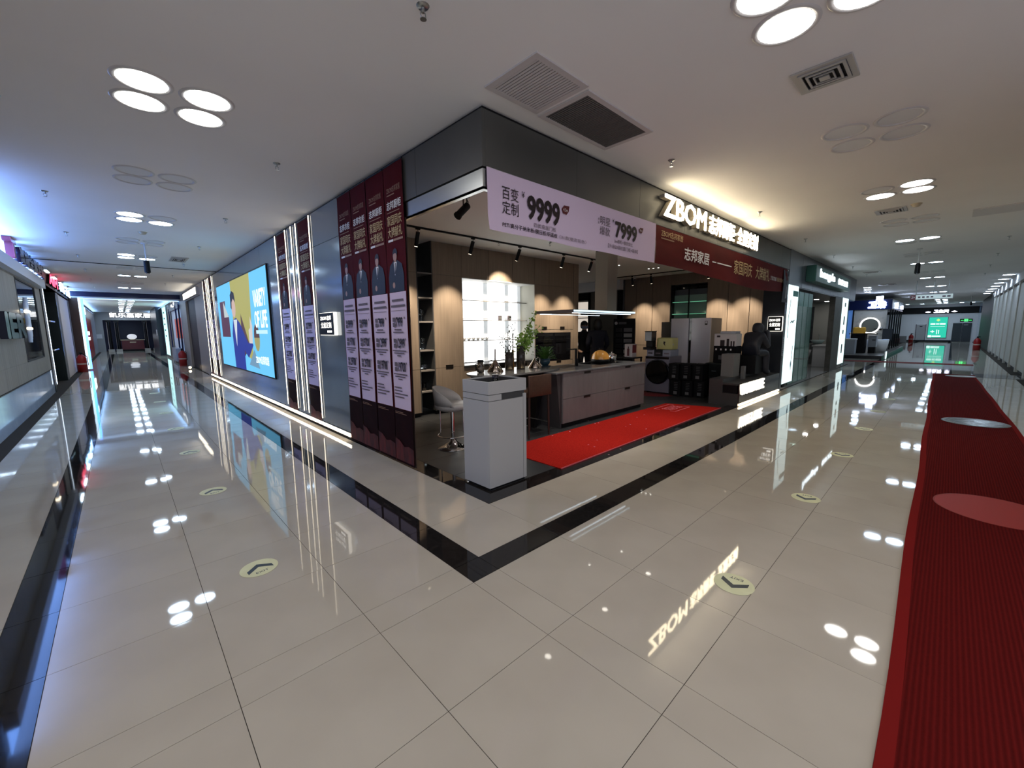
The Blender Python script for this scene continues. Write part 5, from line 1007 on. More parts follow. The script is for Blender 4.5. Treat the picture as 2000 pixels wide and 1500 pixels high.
text('detail', 'PET/高分子纳米板/膜压板/研晶板', pb, 0.155, 0.040, 0.70, 0.040, M_INK, Z, bold=0.012); text('detail', '（31款潮流花色）', pb, 0.885, 0.042, 0.42, 0.036, M_GREYINK, Z)
text('small_words', '爆', pb, 1.505, 0.315, 0.025, 0.025, M_GREYINK, Z); text('small_words', '品', pb, 1.505, 0.28, 0.025, 0.025, M_GREYINK, Z)
text('words', '明星', pb, 1.545, 0.275, 0.19, 0.088, M_GREYINK, Z); text('words', '爆款', pb, 1.54, 0.175, 0.19, 0.088, M_GREYINK, Z)
text('currency', '¥', pb, 1.775, 0.335, 0.035, 0.040, M_INK, Z); text('price', '7999', pb, 1.83, 0.185, 0.46, 0.175, M_INK, Z, bold=0.035)
leafmark(2.33, 0.305, 0.10, 0.065, '3m'); text('small_words', '3m橱柜+爆款烟灶', pb, 1.82, 0.125, 0.38, 0.042, M_GREYINK, Z); text('small_words', '【升级E0级抗菌门板+箱体】', pb, 1.70, 0.060, 0.62, 0.046, M_GREYINK, Z)

rb_ = thing('red_banner', 'long dark red event banner hung under the glowing shop letters', 'banner', (3.585, 0.79, 2.325), 'S')
RW, RH = 6.11, 0.47; b = MB(); vs = []
for i in range(41):
    x = RW*i/40; sag = -0.085*max(0.0, math.sin(math.pi*min(1, i/40)**1.4))*(0.4 + 0.9*i/40) - (0.02*i/40)
    for j in range(5): vs.append((x, sag*(1 - j/4) + RH*j/4 - 0.02*i/40*(j/4), 0.008*math.sin(i*0.45 + j*0.9)))
b.add(vs, [(i*5+j, (i+1)*5+j, (i+1)*5+j+1, i*5+j+1) for i in range(40) for j in range(4)], True)
obj('sheet', b, noisy('event_banner_red', (0.070, 0.005, 0.006), (0.115, 0.012, 0.012), (0.7, 2.6, 2.6), rough=0.7, detail=2, spec=0.1), rb_)
obj('top_batten', MB().box(0, RH - 0.01, -0.02, RW, RH, -0.012), M_BLACK, rb_)
Z = 0.014
text('brand_line', 'ZBOM志邦家居', rb_, 0.12, 0.345, 0.62, 0.085, M_GOLD, Z); bars('fine_print', rb_, [(0.12, 0.315, 0.36, 0.014)], M_GOLDDIM, Z)
text('title', '志邦家居', rb_, 0.80, 0.12, 0.86, 0.18, M_WINK, Z, bold=0.02); bars('fine_print', rb_, [(1.78, 0.185, 0.16, 0.018), (1.98, 0.185, 0.62, 0.018)], M_WINK, Z)
text('slogan', '家国同庆', rb_, 2.72, 0.09, 0.92, 0.24, M_GOLD, Z, bold=0.006); text('slogan', '大牌献礼', rb_, 3.86, 0.09, 0.86, 0.24, M_GOLD, Z, bold=0.006)
text('small_slogan', '万套套餐', rb_, 4.80, 0.135, 0.42, 0.085, M_WINK, Z); text('small_slogan', '超级惊喜大礼包', rb_, 5.26, 0.135, 0.62, 0.085, M_GOLD, Z)
tail = obj('hanging_tail', wavy_sheet(0.42, -0.28, 0.42, 8, 0.012, 1.0, 0.0, 5.72), mat('tail_dark', (0.02, 0.02, 0.035), 0.6), rb_); tail.location.z = 0.016
obj('tail_figure', MB().poly([(5.90, -0.2, 0), (5.99, -0.18, 0), (6.0, 0.05, 0), (5.93, 0.12, 0)]), mat('tail_grey', (0.3, 0.3, 0.34), 0.6), tail).location.z = 0.014

# glowing channel letters over the opening
zs = thing('shop_letters', 'glowing warm white channel letters of the corner shop name', 'sign', (3.63, 0.785, 2.89), 'S')
M_ZB = glow('warm_letter_glow', (1.0, 0.84, 0.56), 16.5)
for s, x, w, h, y in (('ZBOM', 0.0, 1.28, 0.27, 0.0), ('志邦厨柜', 1.38, 1.04, 0.27, -0.005), ('·', 2.455, 0.035, 0.035, 0.11), ('全屋定制', 2.55, 1.05, 0.27, -0.005)):
    text('letter_faces', s, zs, x, y, w, h, M_ZB, 0.07, 0.008, 0.018); text('letter_returns', s, zs, x, y, w, h, mat('letter_return', (0.30, 0.26, 0.20), 0.4), 0.0, 0.068, 0.016)

# ================================================================== FLOOR STICKERS, CORRIDOR CARPET
M_STK = noisy('sticker_yellow_green', (0.74, 0.74, 0.46), (0.80, 0.80, 0.52), (9, 9, 9), rough=0.5, spec=0.25); M_STKD = mat('sticker_slate', (0.03, 0.045, 0.06), 0.4)
def sticker(x, y, rz, label, grp):
    t = thing('floor_sticker', label, 'sticker', (x, y, 0.0016), rz, group=grp)
    obj('disc', MB().coin(0.108, 0.0006), M_STK, t)
    obj('arrow', MB().add([(-0.072, -0.005, 0), (0, 0.052, 0), (0.072, -0.005, 0), (0.072, -0.045, 0), (0, 0.012, 0), (-0.072, -0.045, 0)], [(0, 5, 4, 1), (1, 4, 3, 2)]), M_STKD, t).location.z = 0.0009
    text('lettering', 'EXIT', t, -0.036, -0.072, 0.072, 0.022, M_STKD, 0.0009, bold=0.01)
for k in range(7): sticker(-0.90, 1.10 + 1.805*k, 0.10, '%s round yellow-green EXIT arrow sticker from the crossing, wall screen corridor' % ORD[k], 'floor exit stickers of the wall screen corridor')
for k in range(6): sticker(1.10 + 1.78*k, -1.098, math.pi*0.5 + 0.08, '%s round yellow-green EXIT arrow sticker from the crossing, beside the red carpet' % ORD[k], 'floor exit stickers beside the red carpet')
M_CARP = mat('corridor_carpet', (0.20, 0.016, 0.015), 0.95, spec=0.05); nt = M_CARP.node_tree; bb = nt.nodes['Principled BSDF']
tc = nt.nodes.new('ShaderNodeTexCoord'); wv = nt.nodes.new('ShaderNodeTexWave'); wv.wave_type = 'BANDS'; wv.bands_direction = 'Y'; wv.inputs['Scale'].default_value = 17.0; wv.inputs['Distortion'].default_value = 0.6; wv.inputs['Detail'].default_value = 2.0
nz = nt.nodes.new('ShaderNodeTexNoise'); nz.inputs['Scale'].default_value = 60; rp = nt.nodes.new('ShaderNodeValToRGB'); rp.color_ramp.elements[0].color = (0.070, 0.005, 0.005, 1); rp.color_ramp.elements[1].color = (0.145, 0.009, 0.008, 1)
mx = nt.nodes.new('ShaderNodeMath'); mx.operation = 'MULTIPLY_ADD'; mx.inputs[1].default_value = 0.35
nt.links.new(tc.outputs['Object'], wv.inputs['Vector']); nt.links.new(tc.outputs['Object'], nz.inputs['Vector']); nt.links.new(nz.outputs['Fac'], mx.inputs[0]); 
sc2 = nt.nodes.new('ShaderNodeMath'); sc2.operation = 'MULTIPLY'; sc2.inputs[1].default_value = 0.6; nt.links.new(wv.outputs['Fac'], sc2.inputs[0]); nt.links.new(sc2.outputs[0], mx.inputs[2]); nt.links.new(mx.outputs[0], rp.inputs[0]); nt.links.new(rp.outputs[0], bb.inputs['Base Color'])
bpn = nt.nodes.new('ShaderNodeBump'); bpn.inputs['Strength'].default_value = 0.35; bpn.inputs['Distance'].default_value = 0.006; nt.links.new(wv.outputs['Fac'], bpn.inputs['Height']); nt.links.new(bpn.outputs[0], bb.inputs['Normal'])
cc = thing('corridor_carpet', 'long dark red ribbed carpet runner along the right corridor', 'carpet', (6.0, -2.19, 0.001))
b = MB(); vs = []; N = 60
def c_edges(x):
    w = x + 6.0; return -2.80 + 0.0205*(w - 0.3) + 2.19 + 0.006*math.sin(x*2.1), -1.795 + 0.0122*(w - 0.3) + 2.19 + 0.008*math.sin(x*1.7 + 1)
for i in range(N + 1):
    x = -9.5 + 20.4*i/N; lo_, hi_ = c_edges(x)
    for y, z in ((lo_, 0.0), (lo_, 0.007), (lo_ + 0.05, 0.008), (hi_ - 0.05, 0.008), (hi_, 0.007), (hi_, 0.0)): vs.append((x, y, z))
b.add(vs, [(i*6+j, (i+1)*6+j, (i+1)*6+j+1, i*6+j+1) for i in range(N) for j in range(5)]); obj('pile', b, M_CARP, cc)
for sg in (0, 1):
    eb = MB()
    for i in range(N):
        xa, xb = -9.5 + 20.4*i/N, -9.5 + 20.4*(i+1)/N; ya, yb = c_edges(xa)[sg], c_edges(xb)[sg]; d_ = -0.05 if sg else 0.05
        eb.quad((xa, ya, 0.0084), (xb, yb, 0.0084), (xb, yb + d_, 0.0088), (xa, ya + d_, 0.0088))
    obj('edge_band', eb, mat('carpet_edge', (0.20, 0.012, 0.011), 0.95, spec=0.05), cc)
dm = thing('floor_plate', 'oval silvery floor plate lying on the red carpet', 'plate', (8.03, -2.235, 0.0105)); obj('plate', MB().coin(0.36, 0.006, 48), noisy('plate_metal', (0.09, 0.09, 0.085), (0.55, 0.54, 0.52), (9, 9, 9), rough=0.25, metal=0.8, lo=0.45, hi=0.6), dm); obj('rim', MB().lathe([(0.30, 0.0065), (0.33, 0.0085), (0.362, 0.004)], n=48), mat('plate_rim', (0.14, 0.14, 0.13), 0.3, 0.6), dm)
dm2 = thing('floor_disc', 'bright red round disc lying on the dark red carpet', 'disc', (3.62, -2.24, 0.0105)); obj('disc', MB().coin(0.365, 0.001, 56), mat('disc_red', (0.36, 0.016, 0.012), 0.55), dm2); obj('rim', MB().lathe([(0.355, 0.001), (0.36, 0.0018), (0.365, 0.001)], n=56), mat('disc_rim', (0.25, 0.015, 0.012), 0.6), dm2)
dm3 = thing('floor_plate', 'pale floor plate at the far end of the red carpet', 'plate', (16.3, -2.17, 0.0105)); obj('plate', MB().coin(0.31, 0.003, 36), mat('plate_pale', (0.40, 0.36, 0.34), 0.3, 0.4), dm3); obj('rim', MB().lathe([(0.29, 0.003), (0.30, 0.005), (0.31, 0.002)], n=36), mat('plate_rim', (0.14, 0.14, 0.13), 0.3, 0.6), dm3)
# ================================================================== LEFT CORRIDOR SHOPS
def channel(label, s, loc, face, w, h, m, depth=0.05, bold=0.02, side=None, name='shop_letters', zf=0.0):
    t = thing(name, label, 'sign', loc, face)
    text('letter_faces', s, t, -w/2, 0, w, h, m, depth + 0.001 + zf, 0.006, bold); text('letter_returns', s, t, -w/2, 0, w, h, side or M_BLACK, 0.0, depth, bold*0.8); return t
M_DCH = mat('dark_chrome', (0.05, 0.05, 0.07), 0.12, 0.9)
channel('dark chrome block letters standing on the lit ledge', '高端全屋定制', (XL + 0.03, 12.4, 2.90), 'E', 3.6, 0.33, M_DCH, 0.10, 0.05, M_DCH)
ra = channel('tall rose-red letter at the start of the dark chrome row', 'T', (XL + 0.03, 10.05, 2.90), 'E', 0.55, 0.36, mat('rose_metal', (0.30, 0.06, 0.09), 0.2, 0.6), 0.10, 0.06, mat('rose_metal_dark', (0.2, 0.04, 0.06), 0.3, 0.6))
channel('dark block letters IER on the oak panelling', 'IER', (XL + 0.006, 9.35, 1.45), 'E', 1.9, 0.44, M_DCH, 0.08, 0.05, M_DCH)
sc = thing('wall_sconce', 'wall sconce of clear glass tubes with two bright lamps', 'wall lamp', (XL, 10.98, 1.36))
for k in range(3): obj('glass_tube', MB().cyl((0.06, -0.08 + 0.08*k, 0.06*k), (0.06, -0.08 + 0.08*k, 0.78 + 0.06*k), 0.032, n=12), mat('sconce_glass', (0.62, 0.66, 0.74), 0.1), sc)
for z, s in ((0.60, 9.0), (0.26, 4.0)): obj('lamp', MB().box(0.04, -0.13, z, 0.10, 0.13, z + 0.035), glow('sconce_glow_%d' % s, (1.0, 0.85, 0.62), s), sc)
obj('bracket', MB().box(0, -0.1, 0.38, 0.06, 0.1, 0.48), mat('brass', (0.5, 0.36, 0.14), 0.25, 0.9), sc)
dp = thing('light_post', 'vertical cool light strip at the corner of the oak shopfront', 'light strip', (XL + 0.02, 14.40, 0.18)); obj('channel', MB().box(0, -0.03, 0, 0.02, 0.03, 2.66), M_STEEL, dp); obj('diffuser', MB().box(0.02, -0.02, 0.02, 0.03, 0.02, 2.64), glow('cool_strip_glow', (0.72, 0.84, 1.0), 3.0), dp)
for z in (1.10, 1.86):
    pl = thing('door_pull', 'steel horizontal pull bar on the black doorway, %s' % ('lower' if z < 1.5 else 'upper'), 'handle', (XL + 0.05, 14.9, z)); obj('bar', MB().cyl((0.04, -0.55, 0), (0.04, 0.45, 0), 0.02, n=12), M_CHROME, pl); obj('standoff', MB().cyl((-0.05, 0.3, 0), (0.04, 0.3, 0), 0.014, n=8), M_CHROME, pl)
channel('glowing red letters over the black doorway', 'AIM', (XL + 0.006, 17.2, 2.96), 'E', 2.3, 0.30, glow('red_letter_glow', (1.0, 0.06, 0.14), 3.0), 0.06, 0.04)
channel('glowing blue-white letters beside the red ones', '尔米·全屋', (XL + 0.006, 21.0, 2.96), 'E', 4.4, 0.30, glow('blue_white_letter_glow', (0.30, 0.55, 1.0), 12.0), 0.06, 0.03)
vs_ = thing('vertical_sign', 'maroon upright panel with white Chinese lettering', 'sign', (XL - 0.07, 21.45, 0.55), 'E'); obj('panel', MB().box(-0.5, 0, 0, 0.5, 0.85, 0.02), mat('maroon_panel', (0.06, 0.012, 0.02), 0.5), vs_)
for k, s in enumerate('阿尔米全屋'): text('lettering', s, vs_, -0.25, 0.70 - 0.165*k - (0.0 if k < 3 else 0.02), 0.5, 0.13, M_WINK, 0.022)
for k in range(4):
    t = thing('soffit_light', 'slanted white light bar over the far left shopfronts', 'light bar', (XL + 0.12, 15.0 + 1.9*k, 3.20), group='light bars over the far left shops'); obj('housing', MB().box(-0.04, -0.35, 0.0, 0.04, 0.35, 0.04), M_WHITE, t); obj('diffuser', MB().box(-0.03, -0.33, -0.008, 0.03, 0.33, 0.0), glow('bar_white_glow', (0.6, 0.80, 1.0), 30.0), t)
for y, z in ((16.3, 2.62), (17.2, 1.75)):
    t = thing('interior_lamp', 'white lamp glowing inside the black doorway at %s height' % ('door-head' if z > 2 else 'chest'), 'lamp', (XL - 0.7, y, z)); obj('housing', MB().box(-0.03, -0.30 if z > 2 else -0.06, 0, 0.03, 0.30 if z > 2 else 0.06, 0.03), M_WHITE, t); obj('diffuser', MB().box(-0.025, -0.28 if z > 2 else -0.05, -0.01, 0.025, 0.28 if z > 2 else 0.05, 0.0), glow('bar_white_glow', (0.6, 0.80, 1.0), 30.0), t)
def extinguisher_box(loc, label, rz=0):
    t = thing('extinguisher_box', label, 'fire box', loc, rz); m = mat('fire_red', (0.32, 0.012, 0.012), 0.35)
    obj('cylinder', MB().lathe([(0, 0), (0.15, 0), (0.15, 0.55), (0.09, 0.66), (0.04, 0.70), (0, 0.70)], (0, 0, 0), 20), m, t); obj('valve', MB().cyl((0, 0, 0.70), (0, 0, 0.78), 0.035, n=10).box(-0.02, -0.10, 0.76, 0.02, 0.04, 0.80), M_BLACK, t); obj('label_band', MB().lathe([(0.151, 0.30), (0.151, 0.36)], (0, 0, 0), 20), mat('fire_label', (0.5, 0.35, 0.3), 0.5), t); obj('hose', MB().tube([(0.03, 0.03, 0.74), (0.16, 0.10, 0.62), (0.17, 0.10, 0.25)], 0.012, 6), M_BLACK, t)
extinguisher_box((-2.60, 21.9, 0.0), 'red fire extinguisher by the maroon upright panel')
extinguisher_box((0.62, 22.5, 0.0), 'red fire extinguisher under the small white lit sign')
extinguisher_box((34.6, -2.98, 0.0), 'red fire extinguisher against the black recess')
extinguisher_box((46.5, 0.35, 0.0), 'red fire extinguisher near the stacked goods')

# arch light, far shops
al = thing('arch_light', 'tall blue-white light strip on the brown pier', 'light strip', (-2.49, 22.99, 0.05)); obj('diffuser', MB().box(-0.02, -0.03, 0, 0.05, 0.0, 2.95), glow('arch_white_glow', (0.6, 0.8, 1.0), 2.5), al); obj('blue_edge', MB().box(0.05, -0.03, 0, 0.13, 0.0, 2.95), glow('arch_blue_glow', (0.06, 0.22, 1.0), 8.0), al)
al2 = thing('arch_light', 'horizontal white light strip under the navy band', 'light strip', (-0.9, 22.99, 2.985)); obj('diffuser', MB().box(-1.55, -0.03, -0.03, 1.65, 0.0, 0.0), glow('arch_top_glow', (0.40, 0.62, 1.0), 2.2), al2); obj('channel', MB().box(-1.55, -0.02, 0.0, 1.65, 0.01, 0.012), M_STEEL, al2)
rp_ = thing('red_poster', 'tall red lit poster on the far left wall', 'poster', (-2.74, 33.0, 0.1), 'E'); obj('panel', MB().box(-5.0, 0, 0, 5.0, 2.35, 0.03), mat('poster_red', (0.30, 0.012, 0.016), 0.3), rp_); obj('lamp', MB().box(-1.0, 1.35, 0.03, 0.6, 1.55, 0.06).box(-1.0, 1.05, 0.03, 0.6, 1.22, 0.06), glow('poster_lamp', (0.9, 0.95, 1.0), 5.0), rp_)
fl = thing('sign_box', 'white lit sign over the red poster', 'sign', (-2.74, 30.0, 2.55), 'E'); obj('case', MB().box(-1.6, 0, 0, 1.6, 0.45, 0.08), M_WHITE, fl); obj('face', MB().box(-1.5, 0.04, 0.08, 1.5, 0.41, 0.09), glow('lit_panel_glow', (0.75, 0.86, 1.0), 3.5), fl)
ws = thing('sign_box', 'white glowing sign box at the end of the blue-grey wall', 'sign', (0.82, 18.9, 2.89), 'W'); obj('case', MB().box(-2.0, 0, 0, 2.0, 0.27, 0.08), M_WHITE, ws); obj('face', MB().box(-1.95, 0.02, 0.08, 1.95, 0.25, 0.09), glow('warm_sign_glow', (1.0, 0.90, 0.72), 4.0), ws)
fp_ = thing('floor_lamp', 'small glowing spot lamp on the floor by the dark doorway', 'lamp', (0.60, 19.8, 0)); obj('base', MB().lathe([(0, 0), (0.06, 0), (0.06, 0.03), (0, 0.03)], n=14), M_BLACK, fp_); obj('bulb', MB().sphere((0, 0, 0.08), 0.05, n=12, m=8), glow('bulb_warm', (1.0, 0.8, 0.5), 8.0), fp_)
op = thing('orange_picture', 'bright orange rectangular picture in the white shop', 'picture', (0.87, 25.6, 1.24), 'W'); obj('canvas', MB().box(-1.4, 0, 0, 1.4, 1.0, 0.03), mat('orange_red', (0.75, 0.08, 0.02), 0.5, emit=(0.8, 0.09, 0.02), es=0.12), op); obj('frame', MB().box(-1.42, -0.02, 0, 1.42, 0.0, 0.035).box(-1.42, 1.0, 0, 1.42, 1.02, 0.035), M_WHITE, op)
cb_ = thing('white_console', 'pale console cabinet under the orange picture', 'cabinet', (0.68, 25.4, 0.0)); obj('body', MB().box(-0.12, -1.0, 0.10, 0.15, 1.0, 0.75), mat('console_grey', (0.33, 0.33, 0.36), 0.4), cb_); obj('foot', MB().box(-0.05, -0.9, 0, 0.1, 0.9, 0.10), M_BLACK, cb_)
gs = thing('glazed_shopfront', 'dark framed glass shopfront below the grey sign board', 'shopfront', (0.76, 26.15, 0)); 
for y in (-2.6, -1.2, 2.6): obj('mullion', MB().box(-0.03, y - 0.05, 0, 0.03, y + 0.05, 2.86), M_NAVY, gs)
sb = thing('sign_board', 'grey sign board with a small white emblem', 'sign', (0.82, 26.2, 2.70), 'W'); obj('board', MB().box(-2.6, 0, 0, 2.6, 0.5, 0.06), mat('board_grey', (0.14, 0.15, 0.17), 0.4), sb); obj('emblem', MB().box(-0.9, 0.18, 0.06, -0.3, 0.30, 0.07).box(-0.2, 0.14, 0.06, 0.6, 0.20, 0.07).box(0.5, 0.24, 0.06, 0.9, 0.36, 0.07), glow('emblem_white', (1, 1, 1), 2.0), sb)
cl = thing('light_box', 'tall pale cyan light box on the far right of the corridor', 'light box', (0.80, 31.9, 0.12), 'W'); obj('case', MB().box(-1.3, 0, 0, 1.3, 3.05, 0.05), M_STEEL, cl); obj('face', MB().box(-1.25, 0.03, 0.05, 1.25, 3.02, 0.056), glow('cyan_box_glow', (0.45, 0.85, 0.85), 1.9), cl); bars('print', cl, [(-0.7, 2.6 - 0.36*k, 0.9, 0.10) for k in range(5)], mat('print_teal', (0.05, 0.15, 0.15), 0.6), 0.058)
db = thing('dark_column', 'dark blue-black column beyond the cyan light box', 'column', (0.62, 38.0, 0)); obj('shaft', MB().box(-0.12, -3.2, 0, 0.2, 3.2, H - 0.003), mat('column_dark', (0.012, 0.02, 0.035), 0.25), db); obj('plate', MB().box(-0.13, -2.6, 1.35, -0.12, -1.8, 1.75), M_WHITE, db)
channel('glowing white letters of the far end shop', '凯乐嘉家居', (-0.56, 45.98, 2.83), 'S', 2.55, 0.40, glow('end_letter_glow', (0.95, 0.97, 1.0), 2.6), 0.06, 0.02)
rc = thing('reception_counter', 'dark red counter with a gilt top in the far shop', 'counter', (-0.60, 46.9, 0.0)); obj('front', MB().box(-0.72, -0.25, 0.14, 0.72, 0.25, 0.93), mat('counter_red', (0.12, 0.010, 0.014), 0.3), rc); obj('top', MB().box(-0.78, -0.3, 0.93, 0.78, 0.3, 0.985), mat('gilt', (0.55, 0.46, 0.30), 0.3, 0.8), rc); obj('base', MB().box(-0.74, -0.28, 0, 0.74, 0.28, 0.14), M_BLACK, rc); obj('emblem', MB().box(-0.2, -0.256, 0.72, 0.2, -0.25, 0.80), mat('gilt', (0.55, 0.46, 0.30), 0.3, 0.8), rc)
ov = thing('oval_plaque', 'white oval plaque glowing on the dark red counter', 'plaque', (-0.62, 46.9, 0.985)); obj('plate', MB().sphere((0, 0, 0.24), 0.32, 0.05, 0.23, 24, 12), mat('plaque_white', (0.8, 0.8, 0.82), 0.4, emit=(0.9, 0.9, 0.95), es=0.55), ov); obj('foot', MB().box(-0.1, -0.06, 0, 0.1, 0.06, 0.03), mat('gilt', (0.55, 0.46, 0.30), 0.3, 0.8), ov)
for x in (-1.98, -1.50, 0.30, 0.86):
    t = thing('stone_column', 'dark column on a gilt square base at the far shop entrance', 'column', (x, 46.5, 0), group='columns of the far shop entrance'); obj('shaft', MB().cyl((0, 0, 0.2), (0, 0, 2.45), 0.13, 0.12, 16), M_BLKGL, t); obj('base', MB().box(-0.19, -0.19, 0, 0.19, 0.19, 0.2), mat('gilt_pale', (0.42, 0.39, 0.33), 0.3, 0.5), t); obj('capital', MB().box(-0.17, -0.17, 2.45, 0.17, 0.17, 2.62), M_GREYGAP, t)
nt_ = thing('framed_notice', 'small framed notice on the grey end wall', 'notice', (-2.62, 45.99, 1.3), 'S'); obj('frame', MB().box(-0.22, -0.2, 0, 0.22, 0.2, 0.03), M_STEEL, nt_); obj('paper', MB().box(-0.18, -0.16, 0.03, 0.18, 0.16, 0.035), M_WPAINT, nt_)

# ================================================================== SHOP TWO (green sign), right corridor
M_S2 = mat('slate_fascia_two', (0.115, 0.125, 0.15), 0.3, 0.3)
w2 = struct('wall_bath_shop', MB().box(9.87, 0.82, 2.44, 19.5, 1.15, H - 0.001).box(10.65, 1.15, 2.44, 19.5, 6.0, 2.6).box(19.2, 1.15, 2.6, 19.5, 9.0, H - 0.001), M_S2, 'slate grey fascia of the bathroom shop')
for k in range(8): obj('panel', MB().box(9.88 + 1.2*k, 0.80, 2.46, min(11.07 + 1.2*k, 19.48), 0.82, H - 0.005), M_S2, w2)
struct('wall_bath_shop_back', MB().box(10.72, 5.2, 0, 19.4, 5.3, 2.44), mat('bath_back_wall', (0.36, 0.33, 0.29), 0.4), 'beige rear wall of the bathroom shop')
struct('wall_bath_shop_side', MB().box(10.62, 1.3, 0, 10.72, 5.2, 2.44), mat('bath_side_wall', (0.30, 0.42, 0.38), 0.3))
obj('bath_shop_floor', MB().box(9.9, 0.84, -0.01, 19.4, 5.2, 0.004), noisy('bath_floor_stone', (0.34, 0.34, 0.33), (0.42, 0.42, 0.41), (2, 2, 2), rough=0.1), floor)
bp2 = struct('wall_stone_pier', MB().box(15.6, 0.80, 0, 16.84, 0.95, 2.44), noisy('brown_grey_stone', (0.075, 0.07, 0.062), (0.105, 0.098, 0.088), (5, 5, 5), rough=0.45, detail=6, spec=0.25), 'polished brown-grey stone pier of the bathroom shop')
M_LB = glow('light_box_glow', (0.80, 1.0, 1.0), 1.35)
def light_box(x0, x1, label, pr):
    c = (x0 + x1)/2; w = (x1 - x0)/2; t = thing('light_box', label, 'light box', (c, 0.80, 0.14), 'S')
    obj('case', MB().box(-w, 0, -0.04, w, 2.34, 0.0), M_STEEL, t); obj('face', MB().box(-w + 0.01, 0.01, 0.0, w - 0.01, 2.33, 0.008), M_LB, t)
    pr(t, w)
def pr1(t, w):
    obj('line_print', MB().tube([(-0.28, 1.1, 0.01), (-0.30, 1.6, 0.01), (-0.2, 2.0, 0.01)], 0.006, 6).tube([(-0.1, 1.45, 0.01), (0.02, 1.5, 0.01), (0.1, 1.46, 0.01), (0.22, 1.52, 0.01)], 0.012, 6).tube([(0.2, 0.3, 0.01), (0.26, 0.9, 0.01)], 0.006, 6), mat('print_slate', (0.06, 0.11, 0.13), 0.5), t)
    q = obj('corner_label', MB().box(w - 0.50, 2.08, 0.008, w - 0.03, 2.21, 0.01), mat('label_teal', (0.05, 0.25, 0.22), 0.5), t)
    obj('blue_mark', MB().disc((0.20, 0.44), 0.05, 16, 0.011, 0.08), mat('print_blue', (0.08, 0.25, 0.45), 0.5), t)
def pr2(t, w):
    for k, (y, h) in enumerate(((2.10, 0.14), (1.55, 0.30), (1.15, 0.14), (0.55, 0.32))): obj('print', MB().box(-0.12, y - h/2, 0.008, 0.10, y + h/2, 0.010), mat('print_slate', (0.06, 0.11, 0.13), 0.5), t)
light_box(9.88, 10.80, 'tall pale cyan light box beside the end pier of the corner shop', pr1); light_box(16.86, 18.0, 'tall pale cyan light box beside the brown-grey stone pier', pr2)
M_GF = mat('green_tint_glass', (0.45, 0.70, 0.62), 0.05, trans=0.75, ior=1.3)
for k, x in enumerate((10.98, 11.50, 12.02, 12.54)):
    t = thing('glass_partition', '%s tall green-edged glass sheet from the first light box' % ORD[k], 'glass panel', (x, 0.90, 0.03), group='glass panels beside the light box'); obj('pane', MB().box(-0.16, -0.01, 0, 0.30, 0.01, 2.36), M_GF, t); obj('edge', MB().box(0.30, -0.012, 0, 0.325, 0.012, 2.36), mat('glass_edge_green', (0.03, 0.18, 0.12), 0.1), t); obj('top_band', MB().box(-0.16, -0.014, 2.0, 0.30, -0.011, 2.36), mat('green_film', (0.03, 0.22, 0.15), 0.3), t)
for k, x in enumerate((11.9, 12.5, 12.95)):
    t = thing('shower_stand', '%s low chrome display stand by the green-edged glass sheets' % ORD[k], 'display stand', (x, 1.15, 0.004), group='chrome stands by the glass panels'); obj('base', MB().lathe([(0, 0), (0.20, 0), (0.20, 0.02), (0.05, 0.05), (0, 0.05)], n=20), M_CHROME, t); obj('pole', MB().cyl((0, 0, 0.04), (0.02, 0.02, 0.85), 0.035, n=12), M_CHROME, t); obj('head', MB().cyl((0.02, 0.02, 0.85), (0.02, 0.02, 1.15), 0.06, 0.045, 14), mat('shower_glass', (0.45, 0.52, 0.52), 0.1, 0.3), t)
gsn = thing('green_sign', 'dark green sign box with glowing white lettering', 'sign', (13.9, 0.80, 2.63), 'S'); obj('case', MB().rbox(-2.5, 0, 0, 2.5, 0.40, 0.22, 0.012, 1), mat('sign_green', (0.03, 0.115, 0.095), 0.35), gsn); mw = glow('cool_letter_glow', (0.80, 0.92, 1.0), 5.5)
text('lettering', 'hengde', gsn, -2.05, 0.07, 1.95, 0.27, mw, 0.222, 0.01, 0.02); text('lettering', '恒德卫浴', gsn, 0.45, 0.11, 1.6, 0.17, mw, 0.222, 0.01, 0.01, 1.35)
for x in (11.2, 13.0, 14.8, 16.6, 18.4):
    p_ = (x, 1.5, 2.44); t = thing('recessed_light', 'lit recessed light under the soffit of the bathroom shop', 'downlight', p_, group='soffit lights of the bathroom shop'); obj('rim', MB().lathe([(0.08, 0), (0.09, -0.006), (0.10, 0)], n=16), M_WHITE, t); obj('lamp_face', MB().disc((0, 0), 0.08, 16, -0.003), glow('soffit_lamp', (1.0, 0.98, 0.95), 45.0), t)
ct = thing('white_counter', 'white counter with a curved bathtub end in the bathroom shop', 'counter', (17.75, 1.38, 0.004)); obj('body', MB().rbox(-0.55, -0.22, 0, 0.55, 0.22, 0.75, 0.02), M_WHITE, ct); obj('top', MB().rbox(-0.58, -0.25, 0.75, 0.58, 0.25, 0.80, 0.01), M_WHITE, ct)
tbw = thing('white_tub', 'white freestanding tub on the bathroom shop floor', 'bathtub', (17.6, 2.15, 0.004)); obj('shell', MB().lathe([(0, 0.02), (0.30, 0.02), (0.36, 0.3), (0.42, 0.60), (0.39, 0.60), (0.33, 0.3), (0, 0.1)], (0, 0, 0), 28, 1.7, 1.0), M_WHITE, tbw); obj('foot', MB().lathe([(0, 0), (0.28, 0), (0.28, 0.02), (0, 0.02)], n=24, sx=1.6), M_WHITE, tbw)
